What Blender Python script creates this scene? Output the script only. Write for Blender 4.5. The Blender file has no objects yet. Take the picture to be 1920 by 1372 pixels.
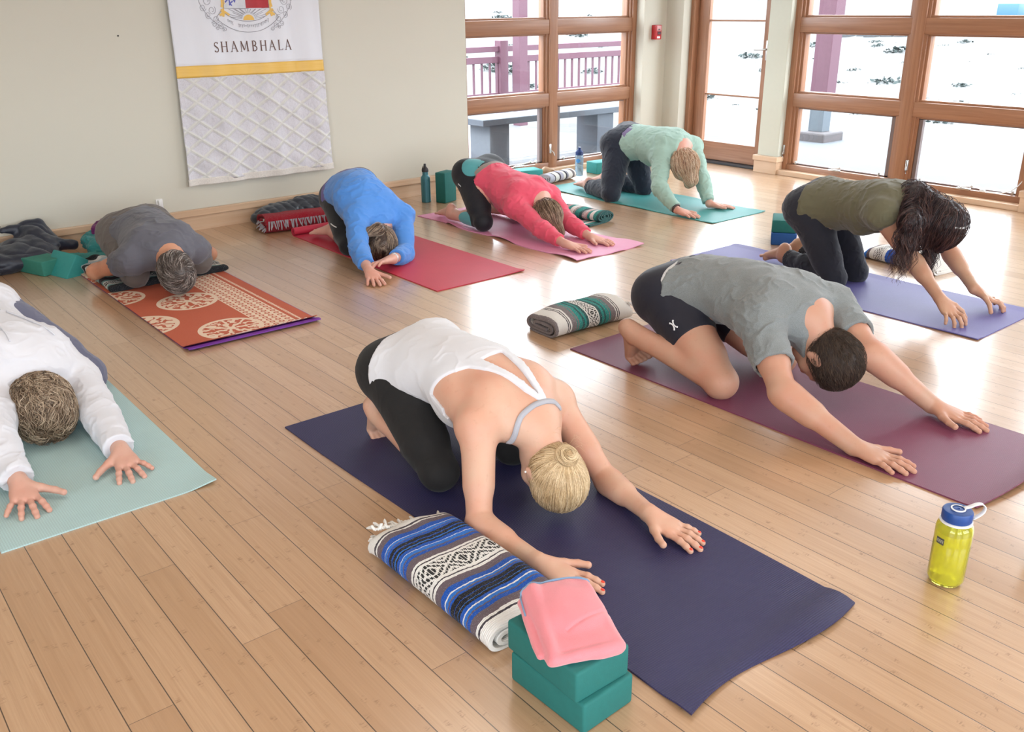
EXPO = 0.0; SKY = 11; FILL = 5.0
import bpy, bmesh, math, random
import numpy as np
from mathutils import Vector, Matrix
random.seed(7)
RNG = np.random.RandomState(11)
COL = bpy.context.scene.collection
F32 = np.float32

# ------------------------------------------------------------------ objects
def mesh_obj(name, verts, faces, mat, parent=None, smooth=True, loc=None, rot=None):
    me = bpy.data.meshes.new(name)
    v = np.asarray(verts, dtype=F32)
    if isinstance(faces, np.ndarray):
        n, k = faces.shape
        me.vertices.add(len(v)); me.vertices.foreach_set('co', v.ravel())
        me.loops.add(n * k); me.loops.foreach_set('vertex_index', faces.astype(np.int32).ravel())
        me.polygons.add(n); me.polygons.foreach_set('loop_start', np.arange(0, n * k, k, dtype=np.int32))
        me.update(calc_edges=True); me.validate()
    else:
        me.from_pydata([tuple(map(float, q)) for q in v], [], faces)
    if smooth:
        me.polygons.foreach_set('use_smooth', [True] * len(me.polygons))
    me.materials.append(mat)
    o = bpy.data.objects.new(name, me); COL.objects.link(o)
    if parent is not None: o.parent = parent
    if loc: o.location = loc
    if rot: o.rotation_euler = rot
    return o

def empty(name, loc=(0, 0, 0), rotz=0):
    o = bpy.data.objects.new(name, None); COL.objects.link(o)
    o.empty_display_size = .1; o.location = loc; o.rotation_euler = (0, 0, rotz)
    return o

def tag(o, label=None, cat=None, group=None, kind=None):
    if label: o['label'] = label
    if cat: o['category'] = cat
    if group: o['group'] = group
    if kind: o['kind'] = kind
    return o

class MB:
    """collects shapes into one mesh"""
    def __init__(s): s.bm = bmesh.new()
    def box(s, lo, hi, bev=0.0, seg=2):
        b = bmesh.new(); bmesh.ops.create_cube(b, size=1)
        for v in b.verts:
            v.co = Vector([lo[i] + (v.co[i] + .5) * (hi[i] - lo[i]) for i in range(3)])
        if bev: bmesh.ops.bevel(b, geom=b.edges[:], offset=bev, segments=seg, profile=.5, affect='EDGES')
        return s.merge(b)
    def merge(s, b, M=None):
        if M is not None: b.transform(M)
        me = bpy.data.meshes.new('t'); b.to_mesh(me); b.free(); s.bm.from_mesh(me); bpy.data.meshes.remove(me); return s
    def bar(s, a, b_, r, n=10, r2=None):
        a = Vector(a); b_ = Vector(b_); d = b_ - a
        b = bmesh.new(); bmesh.ops.create_cone(b, cap_ends=True, segments=n, radius1=r, radius2=r if r2 is None else r2, depth=d.length)
        M = Matrix.Translation((a + b_) / 2) @ d.to_track_quat('Z', 'Y').to_matrix().to_4x4()
        return s.merge(b, M)
    def tube(s, pts, r, n=8):
        P = np.array(pts, float); R = np.full(len(P), r) if np.isscalar(r) else np.array(r)
        rings = []; up = np.array([0, 0, 1.])
        for i in range(len(P)):
            t = P[min(i + 1, len(P) - 1)] - P[max(i - 1, 0)]; t /= np.linalg.norm(t) + 1e-9
            u = np.cross(t, up if abs(t[2]) < .95 else np.array([1., 0, 0])); u /= np.linalg.norm(u); w = np.cross(t, u)
            rings.append([s.bm.verts.new(P[i] + R[i] * (math.cos(a) * u + math.sin(a) * w)) for a in np.arange(n) * 2 * math.pi / n])
        for A, B in zip(rings, rings[1:]):
            for i in range(n): s.bm.faces.new((A[i], A[(i + 1) % n], B[(i + 1) % n], B[i]))
        s.bm.faces.new(rings[0][::-1]); s.bm.faces.new(rings[-1]); return s
    def lathe(s, prof, n=40, c=(0, 0, 0)):
        rings = []
        for r, z in prof:
            if r < 1e-5: rings.append([s.bm.verts.new((c[0], c[1], c[2] + z))])
            else: rings.append([s.bm.verts.new((c[0] + r * math.cos(a), c[1] + r * math.sin(a), c[2] + z)) for a in np.arange(n) * 2 * math.pi / n])
        for A, B in zip(rings, rings[1:]):
            for i in range(n):
                j = (i + 1) % n
                if len(A) == 1 and len(B) == 1: continue
                if len(A) == 1: s.bm.faces.new((A[0], B[j], B[i]))
                elif len(B) == 1: s.bm.faces.new((A[i], A[j], B[0]))
                else: s.bm.faces.new((A[i], A[j], B[j], B[i]))
        return s
    def ball(s, c, r, n=12):
        b = bmesh.new(); bmesh.ops.create_uvsphere(b, u_segments=n, v_segments=n // 2 + 1, radius=1)
        r = (r, r, r) if np.isscalar(r) else r
        return s.merge(b, Matrix.Translation(c) @ Matrix.Diagonal((*r, 1)))
    def build(s, name, mat, parent=None, smooth=True, loc=None, rot=None, sharp=35):
        me = bpy.data.meshes.new(name); bmesh.ops.recalc_face_normals(s.bm, faces=s.bm.faces[:])
        s.bm.to_mesh(me); s.bm.free()
        if smooth:
            me.polygons.foreach_set('use_smooth', [True] * len(me.polygons))
            if sharp: me.set_sharp_from_angle(angle=math.radians(sharp))
        me.materials.append(mat)
        o = bpy.data.objects.new(name, me); COL.objects.link(o)
        if parent is not None: o.parent = parent
        if loc: o.location = loc
        if rot: o.rotation_euler = rot
        return o

def struct(o): o['kind'] = 'structure'; return o

# ------------------------------------------------------------------ materials
def srgb(r, g, b):
    f = lambda c: (c / 12.92 if c <= .04045 else ((c + .055) / 1.055) ** 2.4)
    return (f(r / 255), f(g / 255), f(b / 255), 1)

class NT:
    """tiny node-tree builder"""
    def __init__(s, name):
        s.m = bpy.data.materials.new(name); s.m.use_nodes = True; s.t = s.m.node_tree; s.t.nodes.clear()
        s.out = s.n('ShaderNodeOutputMaterial'); s.bsdf = s.n('ShaderNodeBsdfPrincipled')
        s.t.links.new(s.bsdf.outputs[0], s.out.inputs[0])
    def n(s, ty, **kw):
        x = s.t.nodes.new(ty)
        for k, v in kw.items(): setattr(x, k, v)
        return x
    def l(s, a, b): s.t.links.new(a, b)
    def setin(s, sock, v):
        if isinstance(v, bpy.types.NodeSocket): s.l(v, sock)
        elif v is not None: sock.default_value = v
    def ma(s, op, a, b=None, c=None, clamp=False):
        x = s.n('ShaderNodeMath', operation=op, use_clamp=clamp)
        for i, v in enumerate((a, b, c)): s.setin(x.inputs[i], v)
        return x.outputs[0]
    def vm(s, op, a, b=None):
        x = s.n('ShaderNodeVectorMath', operation=op); s.setin(x.inputs[0], a); s.setin(x.inputs[1], b); return x.outputs[0]
    def mix(s, f, a, b, mode='MIX'):
        x = s.n('ShaderNodeMix', data_type='RGBA', blend_type=mode)
        s.setin(x.inputs[0], f); s.setin(x.inputs[6], a); s.setin(x.inputs[7], b); return x.outputs[2]
    def co(s, which='Object'): return s.n('ShaderNodeTexCoord').outputs[which]
    def sep(s, v): x = s.n('ShaderNodeSeparateXYZ'); s.setin(x.inputs[0], v); return x.outputs
    def comb(s, x=0, y=0, z=0):
        q = s.n('ShaderNodeCombineXYZ')
        for i, v in enumerate((x, y, z)): s.setin(q.inputs[i], v)
        return q.outputs[0]
    def noise(s, vec, scale, detail=2, rough=.5, out=0):
        x = s.n('ShaderNodeTexNoise'); s.setin(x.inputs['Vector'], vec); x.inputs['Scale'].default_value = scale
        x.inputs['Detail'].default_value = detail; x.inputs['Roughness'].default_value = rough; return x.outputs[out]
    def white(s, vec, dim='3D'):
        x = s.n('ShaderNodeTexWhiteNoise', noise_dimensions=dim)
        s.setin(x.inputs['W' if dim == '1D' else 'Vector'], vec); return x.outputs[0]
    def scale(s, vec, sc):
        x = s.n('ShaderNodeMapping'); s.setin(x.inputs[0], vec); x.inputs['Scale'].default_value = sc; return x.outputs[0]
    def ramp(s, f, stops, interp='LINEAR'):
        x = s.n('ShaderNodeValToRGB'); s.setin(x.inputs[0], f); r = x.color_ramp; r.interpolation = interp
        while len(r.elements) < len(stops): r.elements.new(.5)
        for e, (p, c) in zip(r.elements, stops): e.position = p; e.color = c if len(c) == 4 else (*c, 1)
        return x.outputs[0]
    def rng(s, v, a, b, c=0, d=1):
        x = s.n('ShaderNodeMapRange'); s.setin(x.inputs[0], v)
        for i, q in enumerate((a, b, c, d)): x.inputs[i + 1].default_value = q
        return x.outputs[0]
    def bump(s, h, st=.3, dist=.01):
        x = s.n('ShaderNodeBump'); s.setin(x.inputs['Height'], h); x.inputs['Strength'].default_value = st; x.inputs['Distance'].default_value = dist
        s.l(x.outputs[0], s.bsdf.inputs['Normal'])
    def set(s, **kw):
        for k, v in kw.items(): s.setin(s.bsdf.inputs[k.replace('_', ' ')], v)
        return s

def M_plain(name, col, rough=.6, metal=0, var=.06, vscale=30, bump=0, bscale=200, bdist=.002, **kw):
    t = NT(name); co = t.co()
    nz = t.noise(co, vscale, 3)
    dark = tuple(c * (1 - var * 2) for c in col[:3]) + (1,); lite = tuple(min(1, c * (1 + var * 2)) for c in col[:3]) + (1,)
    t.set(Base_Color=t.mix(nz, dark, lite), Roughness=rough, Metallic=metal, **kw)
    if bump: t.bump(t.noise(co, bscale, 2), bump, bdist)
    return t.m

def M_skin(name, col, sss=.08):
    t = NT(name); co = t.co()
    n1 = t.noise(co, 9, 3); n2 = t.noise(co, 60, 3)
    red = (min(1, col[0] * 1.02), col[1] * .80, col[2] * .76, 1)
    c = t.mix(t.rng(n1, .35, .7, 0, .8), col, red)
    c = t.mix(t.rng(n2, .62, .75, 0, .25), c, (col[0] * .7, col[1] * .6, col[2] * .55, 1))
    t.set(Base_Color=c, Roughness=.48, Subsurface_Weight=sss, Subsurface_Scale=.02, Specular_IOR_Level=.4)
    t.bump(t.noise(co, 350, 2), .12, .001)
    return t.m

def M_cloth(name, col, rough=.85, weave=900, st=.25, sheen=.2, var=.06, wr=0, heather=0):
    t = NT(name); co = t.co()
    n1 = t.noise(co, 14, 3)
    d = tuple(c * (1 - var * 1.6) for c in col[:3]) + (1,); l = tuple(min(1, c * (1 + var * 1.2)) for c in col[:3]) + (1,)
    c = t.mix(n1, d, l)
    if heather: c = t.mix(t.rng(t.noise(co, 420, 1), .4, .6, 0, heather), c, tuple(min(1, q * 1.6 + .03) for q in col[:3]) + (1,))
    t.set(Base_Color=c, Roughness=rough, Sheen_Weight=sheen, Specular_IOR_Level=.25)
    h = t.noise(co, weave, 2)
    if wr: h = t.ma('ADD', h, t.ma('MULTIPLY', t.noise(co, 22, 3), wr))
    t.bump(h, st, .0015)
    return t.m

# ------------------------------------------------------------------ value noise in numpy
def _h(i, j, k):
    n = np.sin(i * 127.1 + j * 311.7 + k * 74.7) * 43758.5453
    return n - np.floor(n)
def vnoise(p):
    p = np.asarray(p, dtype=np.float64); i = np.floor(p); f = p - i; f = f * f * (3 - 2 * f); r = 0
    for a in (0, 1):
        for b in (0, 1):
            for c in (0, 1):
                w = (f[:, 0] if a else 1 - f[:, 0]) * (f[:, 1] if b else 1 - f[:, 1]) * (f[:, 2] if c else 1 - f[:, 2])
                r = r + w * _h(i[:, 0] + a, i[:, 1] + b, i[:, 2] + c)
    return r * 2 - 1
def fbm(p, o=3):
    r = 0; a = 1; q = np.asarray(p, float)
    for _ in range(o): r = r + a * vnoise(q); q = q * 2.03 + 17.3; a *= .5
    return r

# ------------------------------------------------------------------ signed-distance modelling
def V(*a): return np.array(a, dtype=np.float64)
def nrm(v): v = np.asarray(v, float); return v / (np.linalg.norm(v) + 1e-12)
class Ops:
    """ordered list of primitives, smooth-unioned"""
    def __init__(s): s.L = []
    def cone(s, a, b, ra, rb, k=.02, cut=(), sub=False, hollow=None):
        a = np.asarray(a, float); b = np.asarray(b, float); c = (a + b) / 2; R = np.linalg.norm(b - a) / 2 + max(ra, rb)
        s.L.append(('c', c, R, (a, b, ra, rb), k, cut, sub, hollow)); return s
    def ell(s, c, r, ax=None, k=.02, cut=(), sub=False):
        ax = np.eye(3) if ax is None else np.array(ax, float); r = np.array(r if not np.isscalar(r) else (r,) * 3, float)
        s.L.append(('e', np.asarray(c, float), r.max(), (ax, r), k, cut, sub, None)); return s
    def box(s, c, hs, ax=None, rad=.01, k=.02, cut=(), sub=False):
        ax = np.eye(3) if ax is None else np.array(ax, float); hs = np.array(hs, float)
        s.L.append(('b', np.asarray(c, float), np.linalg.norm(hs), (ax, hs, rad), k, cut, sub, None)); return s
    def ev(s, P, m=.06):
        P = np.asarray(P, dtype=F32); d = np.full(len(P), .5, F32)
        for ty, c, R, A, k, cut, sub, hol in s.L:
            q = P - c.astype(F32); idx = np.nonzero(np.einsum('ij,ij->i', q, q) < (R + m) ** 2)[0]
            if not len(idx): continue
            q = q[idx]
            if ty == 'c':
                a, b, ra, rb = A; ba = (b - a).astype(F32); pa = P[idx] - a.astype(F32)
                h = np.clip(pa @ ba / max(1e-9, float(ba @ ba)), 0, 1); e = pa - h[:, None] * ba
                e = np.sqrt(np.einsum('ij,ij->i', e, e)); x = e - (ra + (rb - ra) * h)
                if hol is not None: # open-ended sleeve: (plane pt, normal(out), depth, wall)
                    pt, nn, dep, wall = hol; t = (P[idx] - pt.astype(F32)) @ nn.astype(F32)
                    x = np.where(t > -dep, np.maximum(x, -(x + wall)), x)
            elif ty == 'e':
                ax, r = A; u = (q @ ax.T.astype(F32)) / r.astype(F32); k0 = np.sqrt(np.einsum('ij,ij->i', u, u)) + 1e-6
                w = u / r.astype(F32); k1 = np.sqrt(np.einsum('ij,ij->i', w, w)) + 1e-6; x = k0 * (k0 - 1) / k1
            else:
                ax, hs, rad = A; u = np.abs(q @ ax.T.astype(F32)) - (hs - rad).astype(F32)
                g = np.maximum(u, 0); x = np.sqrt(np.einsum('ij,ij->i', g, g)) + np.minimum(u.max(1), 0) - rad
            for pt, nn in cut: x = np.maximum(x, (P[idx] - np.asarray(pt, F32)) @ np.asarray(nn, F32))
            o = d[idx]
            if sub:
                x = -x; hh = np.clip(k - np.abs(o - x), 0, None) / k; d[idx] = np.maximum(o, x) + hh * hh * k * .25
            else:
                hh = np.clip(k - np.abs(o - x), 0, None) / k; d[idx] = np.minimum(o, x) - hh * hh * k * .25
        return d
    def bounds(s):
        lo = np.min([c - R for _, c, R, *_ in s.L if True], 0); hi = np.max([c + R for _, c, R, *_ in s.L], 0); return lo, hi

def nets(f, lo, hi, h, B=8):
    """surface-nets polygonisation of f<0, evaluated only in blocks near the surface"""
    lo = np.asarray(lo, float) - 2 * h; n = np.ceil((np.asarray(hi) + 2 * h - lo) / (h * B)).astype(int); N = n * B
    bc = np.stack(np.meshgrid(*[np.arange(q) for q in n], indexing='ij'), -1).reshape(-1, 3)
    cen = lo + (bc + .5) * B * h; dc = f(cen); R = B * h * .87 + h
    Vv = np.full(tuple(N), .5, F32)
    ins = bc[dc < -R]
    for b in ins: Vv[b[0] * B:(b[0] + 1) * B, b[1] * B:(b[1] + 1) * B, b[2] * B:(b[2] + 1) * B] = -.5
    act = bc[np.abs(dc) <= R * 1.6]
    loc = np.stack(np.meshgrid(*[np.arange(B)] * 3, indexing='ij'), -1).reshape(-1, 3)
    for i in range(0, len(act), 1500):
        blk = act[i:i + 1500]; ijk = (blk[:, None, :] * B + loc[None]).reshape(-1, 3)
        Vv[ijk[:, 0], ijk[:, 1], ijk[:, 2]] = f(lo + ijk * h)
    S = Vv < 0; C8 = [(a, b, c) for a in (0, 1) for b in (0, 1) for c in (0, 1)]
    cnt = sum(S[a:N[0] - 1 + a, b:N[1] - 1 + b, c:N[2] - 1 + c].astype(np.int8) for a, b, c in C8)
    ac = (cnt > 0) & (cnt < 8); ijk = np.argwhere(ac); idx = np.full(cnt.shape, -1, np.int32); idx[ac] = np.arange(len(ijk))
    acc = np.zeros((len(ijk), 3)); w = np.zeros(len(ijk))
    for A in C8:
        for ax in range(3):
            if A[ax]: continue
            Bc = list(A); Bc[ax] = 1
            va = Vv[ijk[:, 0] + A[0], ijk[:, 1] + A[1], ijk[:, 2] + A[2]]; vb = Vv[ijk[:, 0] + Bc[0], ijk[:, 1] + Bc[1], ijk[:, 2] + Bc[2]]
            m = (va < 0) != (vb < 0); t = np.where(m, va / np.where(m, va - vb, 1), 0)
            for q in range(3): acc[:, q] += m * (A[q] + (t if q == ax else 0))
            w += m
    verts = lo + (ijk + acc / w[:, None]) * h
    quads = []
    for ax in range(3):
        sl0 = [slice(1, None)] * 3; sl0[ax] = slice(0, -1); sl1 = list(sl0); sl1[ax] = slice(1, None)
        a = S[tuple(sl0)]; b = S[tuple(sl1)]; e = np.argwhere(a != b)
        off = np.ones(3, int); off[ax] = 0; e = e + off
        sgn = S[e[:, 0], e[:, 1], e[:, 2]]
        u = [0, 0, 0]; v = [0, 0, 0]; u[(ax + 1) % 3] = 1; v[(ax + 2) % 3] = 1; u = np.array(u); v = np.array(v)
        ok = np.all(e < np.array(cnt.shape), 1); e = e[ok]; sgn = sgn[ok]
        g = lambda c: idx[c[:, 0], c[:, 1], c[:, 2]]
        Q = np.stack([g(e - u - v), g(e - v), g(e), g(e - u)], 1); Q[~sgn] = Q[~sgn][:, ::-1]; quads.append(Q)
    Q = np.concatenate(quads); Q = Q[(Q >= 0).all(1)]
    return verts, Q

def vnormals(v, q):
    a, b, c, d = (v[q[:, i]] for i in range(4)); n = np.cross(c - a, d - b); r = np.zeros_like(v)
    for i in range(4): np.add.at(r, q[:, i], n)
    return r / (np.linalg.norm(r, axis=1)[:, None] + 1e-12)

RES = 1.0   # resolution multiplier of the modelled bodies
def sdf_mesh(ops, h, disp=None, fn=None, it=1):
    f = fn or ops.ev; lo, hi = ops.bounds()
    v, q = nets(f, lo, hi, h * RES)
    # relax once so that the grid does not show, then push back on the surface
    for _ in range(it):
        s = np.zeros_like(v); c = np.zeros(len(v))
        for i in range(4):
            np.add.at(s, q[:, i], v[q[:, (i + 1) % 4]] + v[q[:, i - 1]]); np.add.at(c, q[:, i], 2)
        v = v * .5 + .5 * s / np.maximum(c, 1)[:, None]
    if disp is not None: v = v + vnormals(v, q) * disp(v)[:, None]
    return v, q
def join(parts):
    vs, qs, o = [], [], 0
    for v, q in parts: vs.append(v); qs.append(q + o); o += len(v)
    return np.concatenate(vs), np.concatenate(qs)
# ------------------------------------------------------------------ people
def lerp(a, b, t): return a + (b - a) * t
def prof(t, ts, vs): return float(np.interp(t, ts, vs))

class Fig:
    def __init__(s, J, S=1.0, **bd):
        s.J = {k: V(*v) for k, v in J.items()}; s.S = S
        s.bd = dict(w=1.0, d=1.0, hip=1.0, thigh=1.0, arm=1.0, calf=1.0, neck=1.0, face=None, crown=None, foot='flat', sd=None,
                    hand_n={}, spread=1.0, curl=0.0, bust=0.0, headk=1.0, palmless=()) ; s.bd.update(bd)
        s.frames(); s.J['H'] = s.J['H'] - s.hu * .018 * S
    def T(s, t):
        J = s.J; P, C, N = J['P'], J['C'], J['N']
        if t <= .5:
            u = t / .5; m0 = (C - P) * 1.0; m1 = (N - P) * .5; a, b = P, C
        else:
            u = (t - .5) / .5; m0 = (N - P) * .5; m1 = (N - C) * 1.0; a, b = C, N
        if u < 0: c = a + m0 * u; tan = m0
        elif u > 1: c = b + m1 * (u - 1); tan = m1
        else:
            c = (2*u**3 - 3*u*u + 1)*a + (u**3 - 2*u*u + u)*m0 + (-2*u**3 + 3*u*u)*b + (u**3 - u*u)*m1
            tan = (6*u*u - 6*u)*a + (3*u*u - 4*u + 1)*m0 + (-6*u*u + 6*u)*b + (3*u*u - 2*u)*m1
        tan = nrm(tan); lat = lerp(J['hb'] - J['ha'], J['sb'] - J['sa'], min(1, max(0, t)))
        lat = nrm(lat - tan * (lat @ tan)); dor = np.cross(tan, lat)
        if dor[2] < 0 and abs(tan[2]) < .8: dor = -dor; lat = -lat
        ts = [-.15, 0, .2, .42, .65, .85, 1.0]
        w = prof(t, ts, [.11, .160, .150, .128, .142, .150, .095]) * s.S * s.bd['w'] * (s.bd['hip'] if t < .35 else 1)
        d = prof(t, ts, [.085, .112, .105, .092, .104, .098, .066]) * s.S * s.bd['d']
        return c, lat, dor, tan, w, d
    def frames(s):
        J = s.J; c, lat, dor, tan, w, d = s.T(1.0)
        u = nrm(J['H'] - J['N']) if s.bd['crown'] is None else nrm(s.bd['crown'])
        f = (-dor + tan * .0) if s.bd['face'] is None else np.array(s.bd['face'], float)
        f = nrm(f - u * (f @ u)); s.hu, s.hf, s.hl = u, f, nrm(np.cross(f, u))
    def torso(s, o, off=0, cut=(), t0=-.1, t1=1.0, n=13, k=.05):
        for t in np.linspace(t0, t1, n):
            c, lat, dor, tan, w, d = s.T(t)
            o.ell(c - dor * off * 0, (w + off, .075 * s.S + off * .5, d + off), (lat, tan, dor), k=k, cut=cut)
    def glutes(s, o, off=0, cut=()):
        c, lat, dor, tan, w, d = s.T(0)
        for k in 'ab':
            h = s.J['h' + k]; side = np.sign((h - c) @ lat)
            o.ell(h + lat * side * .012 - tan * .035 * s.S + dor * .012, (.088 * s.S * s.bd['hip'] + off, .10 * s.S + off, .098 * s.S + off), (lat, tan, dor), k=.05, cut=cut)
    def legs(s, o, off=0, f_end=None, cut=(), hem=.0, hollow=False, kk=('a', 'b'), flare=0):
        J, S, th, ca = s.J, s.S, s.bd['thigh'], s.bd['calf']
        for k in kk:
            h, kn, a = J['h' + k], J['k' + k], J['a' + k]
            end = 2.0 if f_end is None else f_end      # 0..1 thigh, 1..2 calf
            e1 = min(1, end); p = lerp(h, kn, e1); dr = nrm(kn - h)
            c1 = list(cut); hol = None
            if end < 1: c1.append((p, dr)); 
            if end < 1 and hollow: hol = (p, dr, .05, .006)
            r0, r1 = .086 * S * th, .056 * S * th
            o.cone(h, kn, r0 + off, r1 + off + flare * .3, k=.045, cut=c1, hollow=hol)
            o.cone(lerp(h, kn, .2), lerp(h, kn, .7), r0 * .98 + off, r0 * .8 + off, k=.03, cut=c1, hollow=hol)
            if end > 1:
                q = lerp(kn, a, end - 1); d2 = nrm(a - kn); c2 = list(cut); hol = None
                if end < 2: c2.append((q, d2))
                if hollow: hol = (q, d2, .04, .005)
                o.ell(kn + nrm(kn - (h + a) / 2) * .006, .054 * S + off, k=.02, cut=c2)
                o.cone(kn, a, .047 * S * ca + off, .034 * S * ca + off + flare, k=.012, cut=c2, hollow=hol)
                up = nrm(h - kn) - d2 * (nrm(h - kn) @ d2)
                o.cone(lerp(kn, a, .18) + nrm(up) * .008 * S, lerp(kn, a, .55) + nrm(up) * .012 * S, .05 * S * ca + off, .04 * S * ca + off + flare, k=.012, cut=c2, hollow=hol)
    def foot(s, o):
        J, S = s.J, s.S
        for k in 'ab':
            a, t = J['a' + k], J['t' + k]; kn = J['k' + k]
            fd = nrm(t - a)
            if s.bd['foot'] == 'tuck': sd = V(0, 1, 0)
            else: sd = V(0, 0, 1)
            sd = nrm(sd - fd * (sd @ fd)); lt = nrm(np.cross(fd, sd)); L = .165 * S
            toe_d = nrm(-sd * 1.0 + fd * .25) if s.bd['foot'] == 'tuck' else fd
            heel = a + sd * .040 * S - fd * .012; ball = a + fd * (np.linalg.norm(t - a) * (.82 if s.bd['foot'] == 'tuck' else .75)) + sd * .010
            sgn = 1 if ((lt @ V(1, 0, 0)) > 0) == (k == 'a') else -1      # towards the big toe (inner side)
            o.cone(lerp(kn, a, .85), a, .034 * S, .035 * S, k=.02)
            o.ell(heel, (.03 * S, .034 * S, .03 * S), (lt, fd, sd), k=.03)
            o.cone(heel, a, .027 * S, .031 * S, k=.02)
            for u, r in ((.024, .022), (0, .021), (-.022, .018)):
                o.cone(a + sd * .008, ball + lt * u * S * sgn, .026 * S, r * S * .8, k=.012)
                o.cone(heel - sd * .004, ball + lt * u * .9 * S * sgn + sd * .004, .020 * S, r * S * .75, k=.012)
            for i, (u, ln, r) in enumerate(((.031, .052, .0135), (.012, .050, .0100), (-.003, .045, .0092), (-.018, .039, .0088), (-.032, .032, .0086))):
                b = ball + lt * u * S * sgn; e = b + toe_d * ln * S + lt * u * .15 * sgn
                o.cone(b, e, r * 1.05 * S, r * S, k=.004); o.ell(e, r * 1.10 * S, k=.003)
    def neckhead(s, o):
        J, S = s.J, s.S * s.bd['headk']; H, u, f, l = J['H'], s.hu, s.hf, s.hl; N = J['N']
        o.cone(N, H - u * .05 * S - f * .018, .056 * s.S * s.bd['neck'], .051 * S * s.bd['neck'], k=.05)
        ax = (l, f, u)
        o.ell(H + (u * .028 - f * .014) * S, V(.074, .094, .084) * S, ax, k=.02)
        o.ell(H + (-u * .030 + f * .026) * S, V(.060, .062, .080) * S, ax, k=.035)
        o.ell(H + (-u * .075 + f * .055) * S, V(.040, .036, .034) * S, ax, k=.03)
        o.ell(H + (u * .020 + f * .073) * S, V(.048, .014, .012) * S, ax, k=.015)
        o.cone(H + (u * .008 + f * .083) * S, H + (-u * .030 + f * .104) * S, .007 * S, .011 * S, k=.012)
        for q in (-1, 1):
            o.ell(H + (-u * .034 + f * .096 + l * q * .011) * S, .0075 * S, k=.008)
            o.ell(H + (u * .0 + f * .072 + l * q * .031) * S, V(.016, .010, .010) * S, ax, k=.006)
            o.ell(H + (-u * .028 + f * .060 + l * q * .040) * S, V(.022, .02, .024) * S, ax, k=.02)
            o.ell(H + (-u * .010 - f * .006 + l * q * .074) * S, V(.009, .020, .032) * S, ax, k=.006)
            o.ell(H + (-u * .036 - f * .0 + l * q * .073) * S, V(.008, .011, .011) * S, ax, k=.006)
            o.ell(H + (-u * .006 + f * .001 + l * q * .084) * S, V(.006, .010, .018) * S, ax, k=.004, sub=True)
        o.ell(H + (-u * .056 + f * .090) * S, V(.021, .008, .006) * S, ax, k=.006)
        o.ell(H + (-u * .067 + f * .087) * S, V(.018, .009, .007) * S, ax, k=.006)
    def arms(s, o, off=0, end=2.0, cut=(), hollow=False, kk=('a', 'b'), k0=.04, extra=0):
        J, S, am = s.J, s.S, s.bd['arm']
        for k in kk:
            sh, e, w = J['s' + k], J['e' + k], J['w' + k]; c1 = list(cut); hol = None
            e1 = min(1, end); p = lerp(sh, e, e1); dr = nrm(e - sh)
            if end < 1: c1.append((p, dr))
            if end < 1 and hollow: hol = (p, dr, .05, .004)
            o.ell(sh, .053 * S * am + off, k=k0, cut=c1)
            o.cone(sh, e, .047 * S * am + off + extra * .4, .037 * S * am + off + extra, k=.03, cut=c1, hollow=hol)
            o.cone(lerp(sh, e, .25), lerp(sh, e, .6), .046 * S * am + off + extra * .6, .043 * S * am + off + extra * .8, k=.02, cut=c1, hollow=hol)
            if end > 1:
                q = lerp(e, w, end - 1); d2 = nrm(w - e); c2 = list(cut); hol = None
                if end < 2: c2.append((q, d2))
                if hollow: hol = (q, d2, .035, .003)
                o.ell(e, .037 * S * am + off, k=.015, cut=c2)
                o.cone(e, w, .038 * S * am + off, .0255 * S * am + off + extra, k=.015, cut=c2, hollow=hol)
                o.cone(lerp(e, w, .12), lerp(e, w, .4), .042 * S * am + off, .036 * S * am + off, k=.02, cut=c2, hollow=hol)
    def shoulders(s, o, off=0, cut=()):
        J, S, am = s.J, s.S, s.bd['arm']
        c, lat, dor, tan, w, d = s.T(.82); c6, l6, d6, t6, w6, dd6 = s.T(.6)
        for k in 'ab':
            sh = J['s' + k]; sg = np.sign((sh - c) @ lat)
            o.cone(lerp(J['N'], sh, .12) + dor * .0, sh, .048 * S * s.bd['neck'] + off, .05 * S * am + off, k=.04, cut=cut)
            o.cone(sh - tan * .01, c6 + l6 * sg * w6 * .66 - d6 * .01, .046 * S * am + off, .058 * S + off, k=.05, cut=cut)
            o.ell(c + lat * sg * .085 * S + dor * d * .55, V(.05, .065, .03) * S + off, (lat, tan, dor), k=.05, cut=cut)
            o.cone(c + lat * sg * .09 * S + dor * d * .5, sh, .042 * S + off, .045 * S * am + off, k=.04, cut=cut)
    def hand(s, o, k):
        J, S = s.J, s.S; w, p, e = J['w' + k], J['p' + k], J['e' + k]; bd = s.bd
        f = nrm(p - w); n = np.array(bd['hand_n'].get(k, (0, 0, 1)), float); n = nrm(n - f * (n @ f)); t = np.cross(f, n)
        sg = 1 if ((t @ V(1, 0, 0)) > 0) == (k == 'a') else -1
        if k in bd.get('thumb_flip', ()): sg = -sg
        t = t * sg; tent = bd.get('tent', 0)
        A = w + n * .002
        am = bd['arm']
        fd = nrm(w - e)
        o.cone(w - fd * .06 * S, w, .028 * S * am, .0245 * S * am, k=.01)
        o.cone(w, w + f * .03 * S, .022 * S, .02 * S, k=.02)
        o.ell(w + f * .055 * S - n * .004, V(.036, .045, .014) * S, (t, f, n), k=.015)
        sp = bd['spread'] if np.isscalar(bd['spread']) else bd['spread'][k]
        tips = []
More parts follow.
